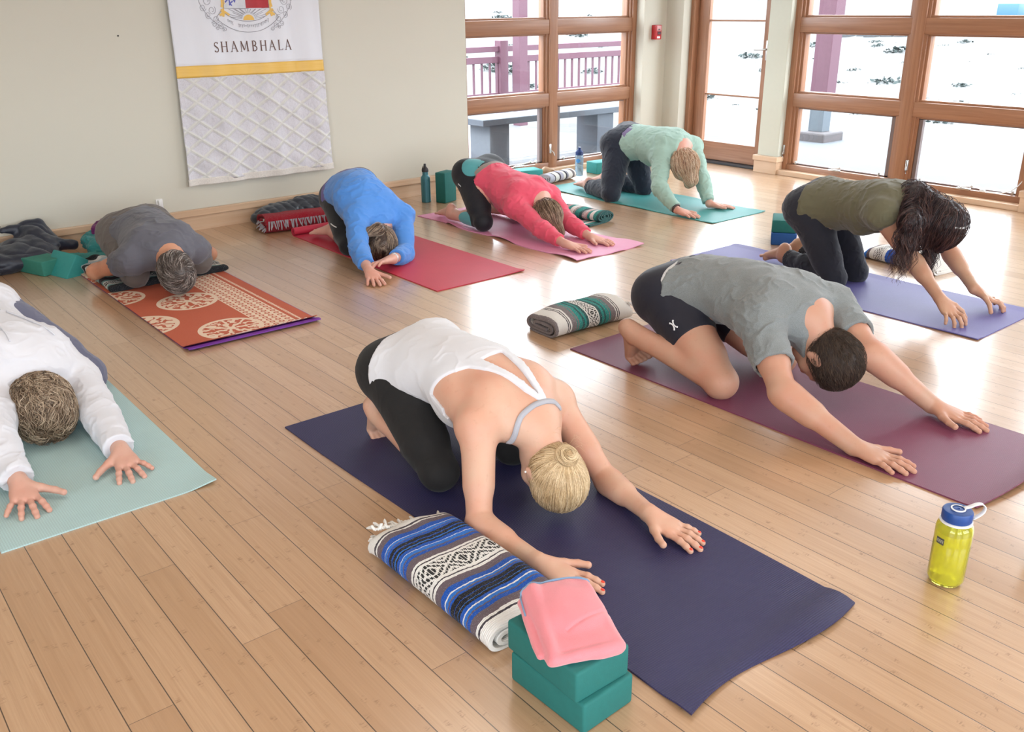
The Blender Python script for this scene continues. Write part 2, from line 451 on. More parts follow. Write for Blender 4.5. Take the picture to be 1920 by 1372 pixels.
        for lat, mf, ln, ang, r in ((.029, .088, (.040, .024, .018), 9, .0092), (.009, .093, (.044, .027, .019), 1, .0093), (-.011, .088, (.040, .026, .018), -8, .0089), (-.029, .078, (.031, .019, .016), -20, .0080)):
            m = w + f * mf * S + t * lat * S - n * (.004 - tent * .0)
            m[2] = max(m[2], .017) if n[2] > .7 and not tent else m[2]
            o.cone(w + f * .02 * S + t * lat * .45 * S, m, .014 * S, .0112 * S, k=.014)
            a = math.radians(ang * sp); d = f * math.cos(a) + t * math.sin(a); q = m
            if tent: bends = (10, -14, -32)
            else: bends = (6, -8, -14)
            el = bd.get('bend', 0)
            for j, L in enumerate(ln):
                b = math.radians(bends[j] * (1 if not tent else 1.6) + el * (j + 1)); dd = d * math.cos(b) + n * math.sin(b); q2 = q + dd * L * S
                if not tent and n[2] > .7: q2[2] = max(q2[2], .0095 + .003 * (2 - j))
                o.cone(q, q2, r * (1.06 - .07 * j) * S, r * (1.0 - .07 * j) * S, k=.005); o.ell(q2, r * (1.02 - .07 * j) * S, k=.003); q = q2
            tips.append((q, dd, n, r * S))
        b0 = w + f * .022 * S + t * .016 * S; m = w + f * .052 * S + t * (.040 + .008 * sp) * S - n * .004; e1 = m + (f * .030 + t * (.014 + .012 * sp)) * S; e2 = e1 + (f * .024 + t * (.004 + .010 * sp)) * S
        for q in (m, e1, e2):
            if n[2] > .7 and not tent: q[2] = max(q[2], .0115)
        if tent: e1 = e1 - n * .015; e2 = e2 - n * .04
        o.cone(b0, m, .016 * S, .0135 * S, k=.014); o.cone(m, e1, .0125 * S, .0108 * S, k=.006); o.cone(e1, e2, .0108 * S, .0092 * S, k=.004); o.ell(e2, .0098 * S, k=.003)
        tips.append((e2, nrm(e2 - e1), nrm(n + t * .4), .0095 * S))
        return tips

def surf(o, p, off=0, it=6):
    p = np.atleast_2d(np.array(p, float)).copy(); e = .003
    for _ in range(it):
        d = o.ev(p).astype(float); g = np.stack([o.ev(p + e * np.eye(3)[i]) - o.ev(p - e * np.eye(3)[i]) for i in range(3)], 1) / (2 * e)
        L = np.linalg.norm(g, axis=1, keepdims=True); m = d < .4; p[m] -= (g / np.maximum(L, .3) * (d - off)[:, None])[m]
    n = g / np.maximum(np.linalg.norm(g, axis=1, keepdims=True), 1e-6)
    return p, n

def ribbon(name, o, pts, width, mat, par, off=.003, thick=.0015, base=None, sub=8, closed=False):
    """a flat band lying on the surface of o along pts"""
    P = np.array(pts, float); Q = []
    for a, b in zip(P[:-1], P[1:]): Q += [lerp(a, b, i / sub) for i in range(sub)]
    Q.append(P[-1]); Q, n = surf(o, Q, off)
    t = np.gradient(Q, axis=0); t /= np.linalg.norm(t, axis=1)[:, None] + 1e-9
    s = np.cross(t, n); s /= np.linalg.norm(s, axis=1)[:, None] + 1e-9
    w = np.interp(np.linspace(0, 1, len(Q)), np.linspace(0, 1, len(np.atleast_1d(width))), np.atleast_1d(width))[:, None] / 2 if not np.isscalar(width) else width / 2
    v = np.concatenate([Q - s * w - n * .004, Q - s * w + n * thick, Q + s * w + n * thick, Q + s * w - n * .004]); m = len(Q); f = []
    for i in range(m - 1):
        for a, b in ((0, 1), (1, 2), (2, 3), (3, 0)): f.append((a * m + i, b * m + i, b * m + i + 1, a * m + i + 1))
    f += [(0, 3 * m, 2 * m, m), (m - 1, 2 * m - 1, 3 * m - 1, 4 * m - 1)]
    return mesh_obj(name, v - base, f, mat, par)

def strands(name, o, roots, flow, mat, par, base, n=8, step=.012, r=.0006, lift=.003, jit=.15, gap=0.0, taper=True, clumps=0):
    """thin tapering locks running over the surface of o"""
    P = roots.copy(); m = len(P); path = [P.copy()]; rr = RNG.rand(m)
    lf = lift + gap * rr
    for i in range(n):
        d = flow(P, i); d = d + jit * RNG.randn(m, 3) * .5
        _, nn = surf(o, P, it=1); d = d - nn * np.einsum('ij,ij->i', d, nn)[:, None] * (.9)
        d /= np.linalg.norm(d, axis=1)[:, None] + 1e-9
        P = P + d * step * (.7 + .6 * rr)[:, None]
        dd = o.ev(P).astype(float); nn2 = nn; near = dd < .04
        P = P + nn2 * np.where(near, (lf - dd) * .8, 0)[:, None]
        path.append(P.copy())
    A = np.stack(path, 1); K = n + 1                       # m,K,3
    t = np.gradient(A, axis=1); t /= np.linalg.norm(t, axis=2, keepdims=True) + 1e-9
    up = RNG.randn(m, 1, 3); a = np.cross(t, up); a /= np.linalg.norm(a, axis=2, keepdims=True) + 1e-9; b = np.cross(t, a)
    rad = (r * (.6 + .8 * rr))[:, None, None] * (np.linspace(1, .25, K) if taper else np.ones(K))[None, :, None]
    vs = np.stack([A + rad * (math.cos(q) * a + math.sin(q) * b) for q in (0, 2.09, 4.19)], 2)   # m,K,3,3
    v = vs.reshape(-1, 3); base_i = (np.arange(m)[:, None] * K + np.arange(n)[None, :]) * 3; qs = []
    for j in range(3):
        j2 = (j + 1) % 3; qs.append(np.stack([base_i + j, base_i + j2, base_i + 3 + j2, base_i + 3 + j], -1).reshape(-1, 4))
    ob = mesh_obj(name, v - base, np.concatenate(qs), mat, par)
    at = ob.data.attributes.new('rnd', 'FLOAT', 'POINT'); at.data.foreach_set('value', np.repeat(RNG.rand(m), K * 3).astype(F32))
    return ob

def M_hair(name, dark, mid, light, grey=0, rough=.38):
    t = NT(name); a = t.n('ShaderNodeAttribute', attribute_name='rnd').outputs['Fac']; co = t.co()
    nz = t.noise(co, 26, 3)
    f = t.ma('ADD', t.ma('MULTIPLY', a, .55), t.ma('MULTIPLY', nz, .55))
    c = t.ramp(f, [(.22, dark), (.5, mid), (.8, light)])
    t.set(Base_Color=c, Roughness=rough, Specular_IOR_Level=.5)
    t.bump(t.noise(t.scale(co, (1, 1, 1)), 260, 2), .35, .002)
    return t.m

def put(name, vq, mat, par, base, **k): return mesh_obj(name, vq[0] - base, vq[1], mat, par, **k)

def wrinkle(amp, fr=(16, 16, 16), ridge=.6, seed=0, fine=.3):
    fr = np.array(fr, float)
    def f(v):
        a = fbm(v * fr + seed, 3); b = vnoise(v * fr * 1.1 + a[:, None] * .8 + 31 + seed); b = (1 - np.abs(b)) ** 4
        c = vnoise(v * fr * V(1.2, 3.2, 3.2) + a[:, None] * .6 + 57 + seed); c = (1 - np.abs(c)) ** 5; d = vnoise(v * 5 + seed)
        return amp * (a * .4 + ridge * (b - .3) * 1.2 + .55 * (c - .25) * np.clip(d + .3, 0, 1))
    return f
# ------------------------------------------------------------------ camera (photo 1920x1372)
FPX = 1705.0; PIT = math.radians(21.67); ROL = math.radians(-.573); AZ = math.radians(39.06); CH = 1.40
def cam_axes():
    cp, sp, cr, sr = math.cos(PIT), math.sin(PIT), math.cos(ROL), math.sin(ROL)
    fw = Vector((0, cp, -sp)); up0 = Vector((0, sp, cp)); rt0 = Vector((1, 0, 0))
    rt = rt0 * cr + up0 * sr; up = -rt0 * sr + up0 * cr
    R = Matrix.Rotation(-AZ, 3, 'Z'); return R @ fw, R @ rt, R @ up
fw, rt, up = cam_axes()
cam = bpy.data.objects.new('camera', bpy.data.cameras.new('camera')); COL.objects.link(cam)
cam.data.sensor_width = 36; cam.data.lens = FPX / 1920 * 36; cam.data.clip_start = .05; cam.data.clip_end = 400
cam.matrix_world = Matrix(((rt.x, up.x, -fw.x, 0), (rt.y, up.y, -fw.y, 0), (rt.z, up.z, -fw.z, CH), (0, 0, 0, 1)))
bpy.context.scene.camera = cam
sc = bpy.context.scene
sc.view_settings.view_transform = 'Standard'; sc.view_settings.look = 'None'; sc.view_settings.exposure = EXPO; sc.view_settings.gamma = 1
sc.view_settings.use_curve_mapping = False

# ------------------------------------------------------------------ materials of the room
def M_floor():
    t = NT('bamboo planks'); co = t.co(); x, y, z = t.sep(co)
    u = t.ma('DIVIDE', t.ma('SUBTRACT', x, .2145), .098); i = t.ma('FLOOR', u); fx = t.ma('FRACT', u)
    r = t.white(i, '1D'); v = t.ma('ADD', t.ma('DIVIDE', y, 1.83), t.ma('MULTIPLY', r, 7.3)); j = t.ma('FLOOR', v); fy = t.ma('FRACT', v)
    pr = t.white(t.comb(i, j, 3.0))
    e = t.ma('MULTIPLY', t.ma('SUBTRACT', .5, t.ma('ABSOLUTE', t.ma('SUBTRACT', fx, .5))), .098)
    ey = t.ma('MULTIPLY', t.ma('SUBTRACT', .5, t.ma('ABSOLUTE', t.ma('SUBTRACT', fy, .5))), 1.83)
    gx = t.rng(e, .0006, .0016, 1, 0); gy = t.rng(ey, .0004, .0011, .75, 0); g = t.ma('MAXIMUM', gx, gy)
    # bamboo strips inside a plank, with their dark knuckles
    su = t.ma('MULTIPLY', u, 5.0); si = t.ma('FLOOR', su); sr = t.white(t.comb(si, j, 9.0))
    wob = t.ma('MULTIPLY', t.noise(co, 55, 2), .035)
    kv = t.ma('ADD', t.ma('DIVIDE', t.ma('ADD', y, wob), .27), t.ma('MULTIPLY', sr, 13.7)); kf = t.ma('ABSOLUTE', t.ma('SUBTRACT', t.ma('FRACT', kv), .5))
    kn = t.rng(kf, .012, .05, 1, 0); kn = t.ma('MULTIPLY', kn, t.rng(t.noise(t.scale(co, (70, 260, 1)), 1, 2), .48, .60, 0, 1))
    kn = t.ma('MULTIPLY', kn, t.rng(t.ma('ABSOLUTE', t.ma('SUBTRACT', t.ma('FRACT', su), .5)), .2, .42, 1, 0))
    gr = t.noise(t.scale(co, (260, 5, 1)), 1, 4, .6); gr2 = t.noise(t.scale(co, (70, 1.6, 1)), 1, 3)
    base = t.ramp(pr, [(0, FLOOR_A), (.5, FLOOR_B), (1, FLOOR_C)])
    c = t.mix(t.ma('MULTIPLY', sr, .28), base, FLOOR_C)
    c = t.mix(t.rng(gr, .35, .75, 0, .45), c, FLOOR_D)
    c = t.mix(t.rng(gr2, .45, .75, 0, .35), c, FLOOR_D)
    c = t.mix(t.ma('MULTIPLY', kn, .6), c, (.24, .12, .055, 1))
    c = t.mix(g, c, (.05, .028, .014, 1))
    ro = t.rng(t.noise(co, 3, 2), .1, .9, .23, .29)
    t.set(Base_Color=c, Roughness=.36, Specular_IOR_Level=.7, Coat_Weight=1.0, Coat_Roughness=.19)
    t.bump(t.ma('ADD', t.ma('MULTIPLY', g, -1.0), t.ma('MULTIPLY', gr, .04)), .5, .0012)
    return t.m
FLOOR_A = (.45, .265, .14, 1); FLOOR_B = (.53, .33, .185, 1); FLOOR_C = (.60, .39, .235, 1); FLOOR_D = (.37, .205, .10, 1)
def M_wood(name, a, b, ax=0, rough=.4, coat=.25):
    t = NT(name); co = t.co(); sc_ = [60, 60, 60]; sc_[ax] = 2.2
    n = t.noise(t.scale(co, sc_), 1, 4, .6); sc2 = [14, 14, 14]; sc2[ax] = .8
    n2 = t.noise(t.scale(co, sc2), 1, 2)
    c = t.mix(t.rng(n, .3, .7), a, b); c = t.mix(t.rng(n2, .4, .7, 0, .5), c, tuple(q * .72 for q in a[:3]) + (1,))
    t.set(Base_Color=c, Roughness=rough, Coat_Weight=coat, Coat_Roughness=.25); t.bump(n, .08, .001); return t.m
M = {}
M['floor'] = M_floor()
M['wall'] = M_plain('painted wall', (.60, .575, .49, 1), .75, var=.01, vscale=2, bump=.08, bscale=180)
M['ceil'] = M_plain('ceiling paint', (.82, .81, .78, 1), .8, var=.01)
M['greenish'] = M_plain('pillar paint', (.60, .61, .52, 1), .7, var=.01)
for q, k in enumerate('xyz'):
    M['fir' + k] = M_wood('varnished fir ' + k, (.40, .195, .105, 1), (.27, .115, .055, 1), q)
    M['maple' + k] = M_wood('pale maple trim ' + k, (.66, .44, .28, 1), (.72, .52, .36, 1), q, .35)
M['metal'] = M_plain('brushed metal', (.62, .62, .62, 1), .3, 1, var=.02)
M['sash'] = M_plain('aluminium sash', (.20, .15, .14, 1), .45, .3, var=.03)
M['rubber'] = M_plain('dark rubber', (.03, .03, .035, 1), .6)
def M_glass(name='window glass', tint=(1, 1, 1, 1), spec=.06):
    t = NT(name); t.t.nodes.remove(t.bsdf); a = t.n('ShaderNodeBsdfTransparent'); a.inputs[0].default_value = tint
    g = t.n('ShaderNodeBsdfGlossy'); g.inputs['Roughness'].default_value = .01; fr = t.n('ShaderNodeFresnel'); fr.inputs[0].default_value = 1.45
    ge = t.n('ShaderNodeNewGeometry'); fac = t.ma('MULTIPLY', fr.outputs[0], t.ma('SUBTRACT', 1.0, ge.outputs['Backfacing']))
    m = t.n('ShaderNodeMixShader'); t.l(fac, m.inputs[0]); t.l(a.outputs[0], m.inputs[1]); t.l(g.outputs[0], m.inputs[2]); t.l(m.outputs[0], t.out.inputs[0]); return t.m
M['glass'] = M_glass(tint=(.96, .97, .97, 1))

# ------------------------------------------------------------------ room shell
CEIL = 2.75; X0, Y0 = -3.2, -3.2
struct(MB().box((X0, Y0, -.06), (7.02, 6.24, 0)).build('floor', M['floor'], smooth=False))
struct(MB().box((X0 - .2, Y0 - .2, CEIL), (7.3, 6.5, CEIL + .1)).build('ceiling', M['ceil'], smooth=False))
struct(MB().box((X0 - .2, 6.06, -.1), (4.485, 6.30, CEIL), .003).box((4.485, 6.06, 2.42), (6.5, 6.3, CEIL)).box((6.5, 6.06, -.1), (7.06, 6.3, CEIL), .003).build('wall_back', M['wall'], smooth=False))
struct(MB().box((6.80, 5.86, 0), (7.06, 6.06, CEIL), .003).box((6.86, 4.95, 2.15), (7.06, 5.86, CEIL)).box((6.86, -1.9, 2.42), (7.06, 4.75, CEIL))
       .box((6.84, Y0 - .2, -.1), (7.06, -1.9, CEIL)).build('wall_right', M['wall'], smooth=False))
b = MB()
for ya, yb in ((4.745, 4.955), (2.47, 2.68), (.2, .41), (-2.08, -1.87)): b.box((6.84, ya, 0), (7.10, yb, CEIL), .006)
struct(b.build('trim_1', M['greenish'], smooth=False))
# pillar plinths: a board with a thicker cap rail
b = MB()
for ya, yb in ((4.745, 4.955), (2.47, 2.68), (.2, .41)):
    b.box((6.812, ya - .012, 0), (6.95, yb + .012, .105), .003); b.box((6.80, ya - .022, .105), (6.95, yb + .022, .150), .005)
struct(b.build('trim_2', M['mapley'], smooth=False))
# back wall with two windows in the unseen sides of the room, so daylight fills from there too
def holed(name, lo, hi, axis, holes, mat):
    """wall slab lo..hi with rectangular openings ((a0,a1,z0,z1)) along the other axis"""
    m = MB(); o = 1 - axis; a = lo[o]
    for (p, q, z0, z1) in holes:
        L = list(lo); H = list(hi); L[o] = a; H[o] = p; m.box(L, H)
        L = list(lo); H = list(hi); L[o] = p; H[o] = q; H[2] = z0; m.box(L, H)
        L = list(lo); H = list(hi); L[o] = p; H[o] = q; L[2] = z1; m.box(L, H); a = q
    L = list(lo); L[o] = a; m.box(L, hi); return struct(m.build(name, mat, smooth=False))
holed('wall_front', [X0 - .2, Y0 - .2, -.1], [7.06, Y0, CEIL], 1, [(-2.2, .6, .5, 2.4), (1.4, 4.4, .5, 2.4)], M['wall'])
holed('wall_left', [X0 - .2, Y0 - .2, -.1], [X0, 6.3, CEIL], 0, [(-2.2, .8, .5, 2.4)], M['wall'])

# baseboard on the banner wall: flat board with a thicker cap rail
b = MB().box((X0, 6.048, 0), (4.485, 6.06, .098), .001)
bb = struct(b.build('baseboard_back', M['maplex'], smooth=False))
struct(MB().box((X0, 6.03, .098), (4.49, 6.06, .143), .005).build('trim_3', M['maplex'], smooth=False))
struct(MB().box((6.5, 6.045, 0), (6.80, 6.06, .13), .003).box((6.785, 5.86, 0), (6.80, 6.06, .13), .003).build('baseboard_corner', M['mapley'], smooth=False))

# ------------------------------------------------------------------ windows: lo-hi along one axis, rows of rails
ZR = [(.0, .088), (.573, .682), (1.165, 1.282), (1.86, 1.96), (2.34, 2.42)]
def window(n, axis, P, a0, a1, mull, sgn):
    """axis 0: window in a Y=const plane P (runs along x); axis 1: in an X=const plane P (runs along y)"""
    root = struct(empty('window_%d' % n, ((a0 + a1) / 2, P, 0) if axis == 0 else (P, (a0 + a1) / 2, 0)))
    root.location = (0, 0, 0)
    def B(m, u0, u1, d0, d1, z0, z1, bev=.003):
        # d: depth measured towards the room (negative = outwards)
        if axis == 0: m.box((u0, P - d1, z0), (u1, P - d0, z1), bev)
        else: m.box((P - d1, u0, z0), (P - d0, u1, z1), bev)
    fh, fv = M['fir' + 'xy'[axis]], M['firz']
    cuts = [a0] + [q for m_ in mull for q in m_] + [a1]
    bays = [(cuts[i], cuts[i + 1]) for i in range(0, len(cuts), 2)]
    m = MB()
    for z0, z1 in ZR:
        B(m, a0, a1, -.05, .045, z0, z1, .006)
        if z0 > 0: B(m, a0, a1, -.05, .018, z1, z1 + .016, .003); B(m, a0, a1, -.05, .018, z0 - .012, z0, .003)
    m.build('frame_rail', fh, root, sharp=30)
    # vertical posts with stepped mouldings on both sides
    for (u0, u1) in [(a0, a0 + .055)] + mull + [(a1 - .055, a1)]:
        m = MB(); B(m, u0, u1, -.05, .05, .03, 2.42, .004)
        B(m, u0 - .022, u1 + .022, -.05, .032, .088, 2.34, .003); B(m, u0 - .042, u1 + .042, -.05, .014, .088, 2.34, .003)
        m.build('frame_post', fv, root, sharp=30)
    g = []
    for (u0, u1) in bays:
        for i in range(4):
            z0 = ZR[i][1]; z1 = ZR[i + 1][0]; m = MB(); B(m, u0 - .01, u1 + .01, -.022, -.018, z0 - .01, z1 + .01, 0)
            m.build('glass_pane', M['glass'], root, smooth=False)
        # opening light in the bottom row: metal sash
        z0, z1 = ZR[0][1], ZR[1][0]; m = MB(); e = .045
        for q in ((u0 + e, u1 - e, z0, z0 + .012), (u0 + e, u1 - e, z1 - .02, z1 - .005), (u0 + e, u0 + e + .03, z0, z1), (u1 - e - .03, u1 - e, z0, z1)):
            B(m, q[0], q[1], -.03, .006, q[2], q[3], .002)
        m.build('sash', M['sash'], root, smooth=False)
        # crank handle on the sill and a little lever on the side post
        um = (u0 + u1) / 2 + (.12 if axis == 0 else -.02)
        m = MB()
        if axis == 0:
            m.box((um - .05, P - .075, .088), (um + .05, P - .045, .102), .004); m.tube([(um - .02, P - .07, .105), (um + .03, P - .10, .118), (um + .075, P - .115, .128)], .0055, 8); m.ball((um + .082, P - .118, .131), .010)
        else:
            m.box((P - .075, um - .05, .088), (P - .045, um + .05, .102), .004); m.tube([(P - .07, um + .02, .105), (P - .10, um - .03, .118), (P - .115, um - .075, .128)], .0055, 8); m.ball((P - .118, um - .082, .131), .010)
        m.build('crank_handle', M['metal'], root)
        m = MB(); uu = u1 + .01 if axis == 0 else u1 - .02
        if axis == 0: m.box((uu - .008, P - .062, .17), (uu + .008, P - .04, .25), .003); m.tube([(uu, P - .06, .20), (uu + .012, P - .085, .18), (uu + .02, P - .09, .15)], .004, 8)
        else: m.box((P - .062, uu - .008, .17), (P - .04, uu + .008, .25), .003); m.tube([(P - .06, uu, .20), (P - .085, uu - .012, .18), (P - .09, uu - .02, .15)], .004, 8)
        m.build('latch', M['metal'], root)
        for q in (u0 + .12, u1 - .12):
            m = MB(); B(m, q - .009, q + .009, .004, .016, .088, .118, .002); m.build('stop_pin', M['metal'], root)
    return root
window(1, 0, 6.20, 4.485, 6.50, [(5.44, 5.53)], 1)
window(2, 1, 6.95, 2.68, 4.745, [(3.62, 3.725)], 1)
window(3, 1, 6.95, .41, 2.47, [(1.37, 1.47)], 1)
window(4, 1, 6.95, -1.87, .2, [(-.88, -.78)], 1)
# sill boards between floor and windows
struct(MB().box((4.485, 6.10, 0), (6.5, 6.16, .042), .004).build('trim_4', M['maplex'], smooth=False))
b = MB()
for ya, yb in ((2.68, 4.745), (.41, 2.47), (-1.87, .2)): b.box((6.83, ya, 0), (6.91, yb, .042), .004)
struct(b.build('trim_5', M['mapley'], smooth=False))
# the unseen windows
for n, (lo, hi) in enumerate((((-2.2, Y0 - .12, .5), (.6, Y0 - .08, 2.4)), ((1.4, Y0 - .12, .5), (4.4, Y0 - .08, 2.4)), ((X0 - .12, -2.2, .5), (X0 - .08, .8, 2.4)))):
    ax = 0 if n < 2 else 1; m = MB(); d = .05
    L = list(lo); H = list(hi)
    for z in (lo[2], hi[2] - d, (lo[2] + hi[2]) / 2): m.box((lo[0], lo[1], z), (hi[0], hi[1], z + d))
    for f in (0, .5, 1):
        u = lo[ax] + (hi[ax] - lo[ax] - d) * f; L = list(lo); H = list(hi); L[ax] = u; H[ax] = u + d; m.box(L, H)
    struct(m.build('window_%d' % (n + 5), M['firz'], smooth=False))

# ------------------------------------------------------------------ glazed door, hinged in its recess
dr = struct(empty('door_1', (0, 0, 0)))
b = MB().box((6.90, 5.815, 0), (7.04, 5.86, 2.15), .004).box((6.90, 4.95, 0), (7.04, 4.985, 2.15), .004).box((6.90, 4.95, 2.10), (7.04, 5.86, 2.15), .004); b.build('door_frame', M['firz'], dr, smooth=False)
b = MB().box((6.965, 5.695, .022), (7.01, 5.812, 2.095), .004).box((6.965, 4.988, .022), (7.01, 5.085, 2.095), .004).box((6.965, 5.0, 1.98), (7.01, 5.8, 2.095), .004)
b.build('stile', M['firz'], dr, smooth=False)
MB().box((6.966, 5.0, .022), (7.009, 5.8, .19), .004).build('bottom_rail', M['firy'], dr, smooth=False)
MB().box((6.985, 5.08, .19), (6.991, 5.70, 1.98)).build('glass_pane', M['glass'], dr, smooth=False)
b = MB()
for z in (.612, 1.25, 1.72): b.box((6.975, 5.08, z - .008), (7.0, 5.70, z + .008), .003)
b.build('muntin', M['firy'], dr, smooth=False)
MB().box((6.89, 4.955, 0), (7.05, 5.85, .02), .004).build('threshold', M['rubber'], dr, smooth=False)
b = MB().box((6.957, 5.02, .93), (6.965, 5.05, 1.09), .002).tube([(6.96, 5.035, 1.02), (6.93, 5.035, 1.02), (6.918, 5.05, 1.02), (6.915, 5.14, 1.018)], .009, 10); b.build('door_handle', M['metal'], dr)

# fire alarm pull station
fa = empty('fire_alarm_box', (6.64, 6.06, 1.09)); tag(fa, 'small red fire alarm box on the wall beside the glass door', 'fire alarm')
M['red'] = M_plain('red enamel', (.48, .02, .025, 1), .35); M['white'] = M_plain('white plastic', (.82, .82, .82, 1), .4, var=.01)
MB().box((-.04, -.055, 0), (.04, 0, .125), .006).build('housing', M['red'], fa)
MB().box((-.028, -.060, .075), (.028, -.055, .118), .002).build('label_plate', M_plain('pale pink plate', (.62, .30, .30, 1), .4), fa)
b = MB()
for z in (.044, .058): b.box((-.020, -.066, z), (.022, -.060, z + .009), .002)
b.box((-.012, -.063, .083), (.012, -.060, .092)); b.build('pull_bar', M_plain('dark bars', (.05, .05, .06, 1), .4), fa)
MB().box((-.02, -.0565, .010), (.02, -.0545, .028), .001).build('lettering_plate', M['white'], fa)
# plug in a socket low on the wall
pl = empty('wall_plug', (1.955, 6.055, .17)); tag(pl, 'small white plug in the wall socket behind the person in grey', 'plug')
MB().box((-.022, -.006, 0), (.022, .005, .07), .003).build('socket_plate', M['white'], pl); MB().box((-.013, -.03, .035), (.013, -.006, .068), .005).build('plug_body', M['white'], pl)
tag(MB().ball((1.862, 6.055, 1.246), .005).build('wall_nail', M['rubber']), 'dark nail head in the wall left of the white banner', 'nail')
# cord lying on the right window sill
cd = MB().tube([(6.885, 2.98, .098), (6.90, 2.93, .094), (6.90, 2.86, .098), (6.905, 2.80, .12), (6.91, 2.76, .16), (6.905, 2.72, .22)], .0035, 8).box((6.875, 2.97, .09), (6.895, 3.01, .108), .004)
tag(cd.build('window_cord', M['white']), 'white cord hanging over the sill at the right end of the windows', 'cord')

# ------------------------------------------------------------------ light: overcast sky through the windows, added fill panels on the unseen ceiling
w = bpy.data.worlds.new('overcast sky'); sc.world = w; w.use_nodes = True; nt = w.node_tree
bg = nt.nodes['Background']; bg.inputs[0].default_value = (.86, .93, 1.0, 1); bg.inputs[1].default_value = SKY
for (lo, size, rot) in (((5.49, 6.32, 1.25), (2.0, 2.4), (math.radians(-90), 0, 0)), ((7.12, 3.7, 1.25), (2.1, 2.4), (0, math.radians(90), 0)), ((7.12, 1.44, 1.25), (2.1, 2.4), (0, math.radians(90), 0)),
                      ((7.12, -.83, 1.25), (2.1, 2.4), (0, math.radians(90), 0)), ((7.12, 5.4, 1.1), (.9, 2.0), (0, math.radians(90), 0)), ((-.8, Y0 - .22, 1.45), (2.8, 1.9), (math.radians(90), 0, 0)), ((2.9, Y0 - .22, 1.45), (3.0, 1.9), (math.radians(90), 0, 0)), ((X0 - .22, -.7, 1.45), (3.0, 1.9), (0, math.radians(-90), 0))):
    L = bpy.data.lights.new('window_portal', 'AREA'); L.shape = 'RECTANGLE'
    if abs(rot[1]) > .1: L.size, L.size_y = size[1], size[0]
    else: L.size, L.size_y = size
    L.cycles.is_portal = True; o = bpy.data.objects.new('window_portal', L); COL.objects.link(o); o.location = lo; o.rotation_euler = rot
fillm = NT('glowing fill panel'); fillm.set(Base_Color=(.9, .9, .9, 1), Emission_Color=(1, .93, .84, 1), Emission_Strength=2.0)
for i, (x, y) in enumerate(((.2, .6), (2.4, .6), (4.6, .6), (.2, 3.2), (2.4, 3.2), (4.6, 3.2))):  # out-of-view area lights and glowing panels, added to brighten the interior
    L = bpy.data.lights.new('added_fill_panel', 'AREA'); L.shape = 'SQUARE'; L.size = .9; L.energy = FILL; L.color = (1, .93, .85)
    o = bpy.data.objects.new('added_fill_light', L); COL.objects.link(o); o.location = (x, y, CEIL - .06)
    cl = MB().box((x - .45, y - .45, CEIL - .05), (x + .45, y + .45, CEIL), .004).build('added_fill_panel', fillm.m, smooth=False); tag(cl, 'unseen square glowing panel added on the ceiling for fill light', 'fill panel', 'added fill panels')
# ------------------------------------------------------------------ outside: deck, railing, bench, porch posts, slope
M['deck'] = M_wood('weathered deck', (.135, .135, .145, 1), (.115, .115, .125, 1), 0, .7, 0)
M['patio'] = M_plain('pale concrete', (.092, .100, .110, 1), .8, var=.05, vscale=3)
M['slope'] = M_plain('pale bright ground', (.088, .087, .085, 1), .9, var=.16, vscale=1.5, bump=.3, bscale=6, bdist=.05)
M['plum'] = M_plain('plum stained timber', (.105, .040, .062, 1), .6, var=.06)
M['benchgrey'] = M_plain('grey weathered timber', (.070, .080, .100, 1), .7, var=.05)
M['galv'] = M_plain('galvanised post base', (.09, .11, .13, 1), .5)
M['pad'] = M_plain('concrete footing', (.085, .075, .078, 1), .8)
b = MB()
for i in range(28): b.box((1.0, 6.32 + i * .145, -.13), (7.9, 6.32 + i * .145 + .138, -.10), .002)
struct(b.build('deck', M['deck'], smooth=False))
def hill_z(x, y):
    r = max(0.0, x - 13.0) * .10 + max(0.0, y - 12.5) * .10
    return -.16 + r * 1.0 + .15 * math.sin(x * .5 + 1) * math.cos(y * .37) * min(1, r)
vs = []; fs = []; nx, ny = 90, 90
for i in range(nx + 1):
    for j in range(ny + 1):
        x = -20 + 90 * (i / nx); y = -30 + 110 * (j / ny); vs.append((x, y, hill_z(x, y) - (.0 if (x > 12 or y > 12) else .02)))
for i in range(nx):
    for j in range(ny):
        a = i * (ny + 1) + j; fs.append((a, a + ny + 1, a + ny + 2, a + 1))
struct(mesh_obj('ground_slope', vs, fs, M['slope']))
struct(MB().box((7.1, -6, -.14), (11.6, 6.30, -.07), .01).build('patio', M['patio'], smooth=False))
bn = empty('deck_bench', (6.35, 7.25, -.10)); tag(bn, 'grey timber bench standing on the deck outside the left window', 'bench')
MB().box((-.95, -.20, .42), (.95, .20, .48), .006).build('seat', M['benchgrey'], bn, smooth=False)
for s in (-1, 1):
    MB().box((s * .72 - .12 , -.16, 0), (s * .72 + .12, .16, .42), .006).build('leg', M['benchgrey'], bn, smooth=False)
rl = empty('deck_railing', (7.5, 10.0, -.10)); tag(rl, 'plum coloured deck railing with thin upright balusters beyond the bench', 'railing')
MB().box((-3.2, -.04, .92), (3.2, .04, .99), .004).box((-3.2, -.03, .78), (3.2, .03, .86), .004).build('top_rail', M['plum'], rl, smooth=False)
MB().box((-3.2, -.03, .33), (3.2, .03, .40), .004).build('bottom_rail', M['plum'], rl, smooth=False)
for i in range(46):
    MB().box((-3.1 + i * .135, -.012, .40), (-3.1 + i * .135 + .022, .012, .80)).build('baluster', M['plum'], rl, smooth=False)
for x in (-2.0, .42, 3.1): MB().box((x, -.07, 0), (x + .13, .06, 1.06), .006).build('rail_post', M['plum'], rl, smooth=False)
pt = empty('porch_post', (7.98, 9.6, -.1)); tag(pt, 'tall plum porch post at the left side of the left window', 'post')
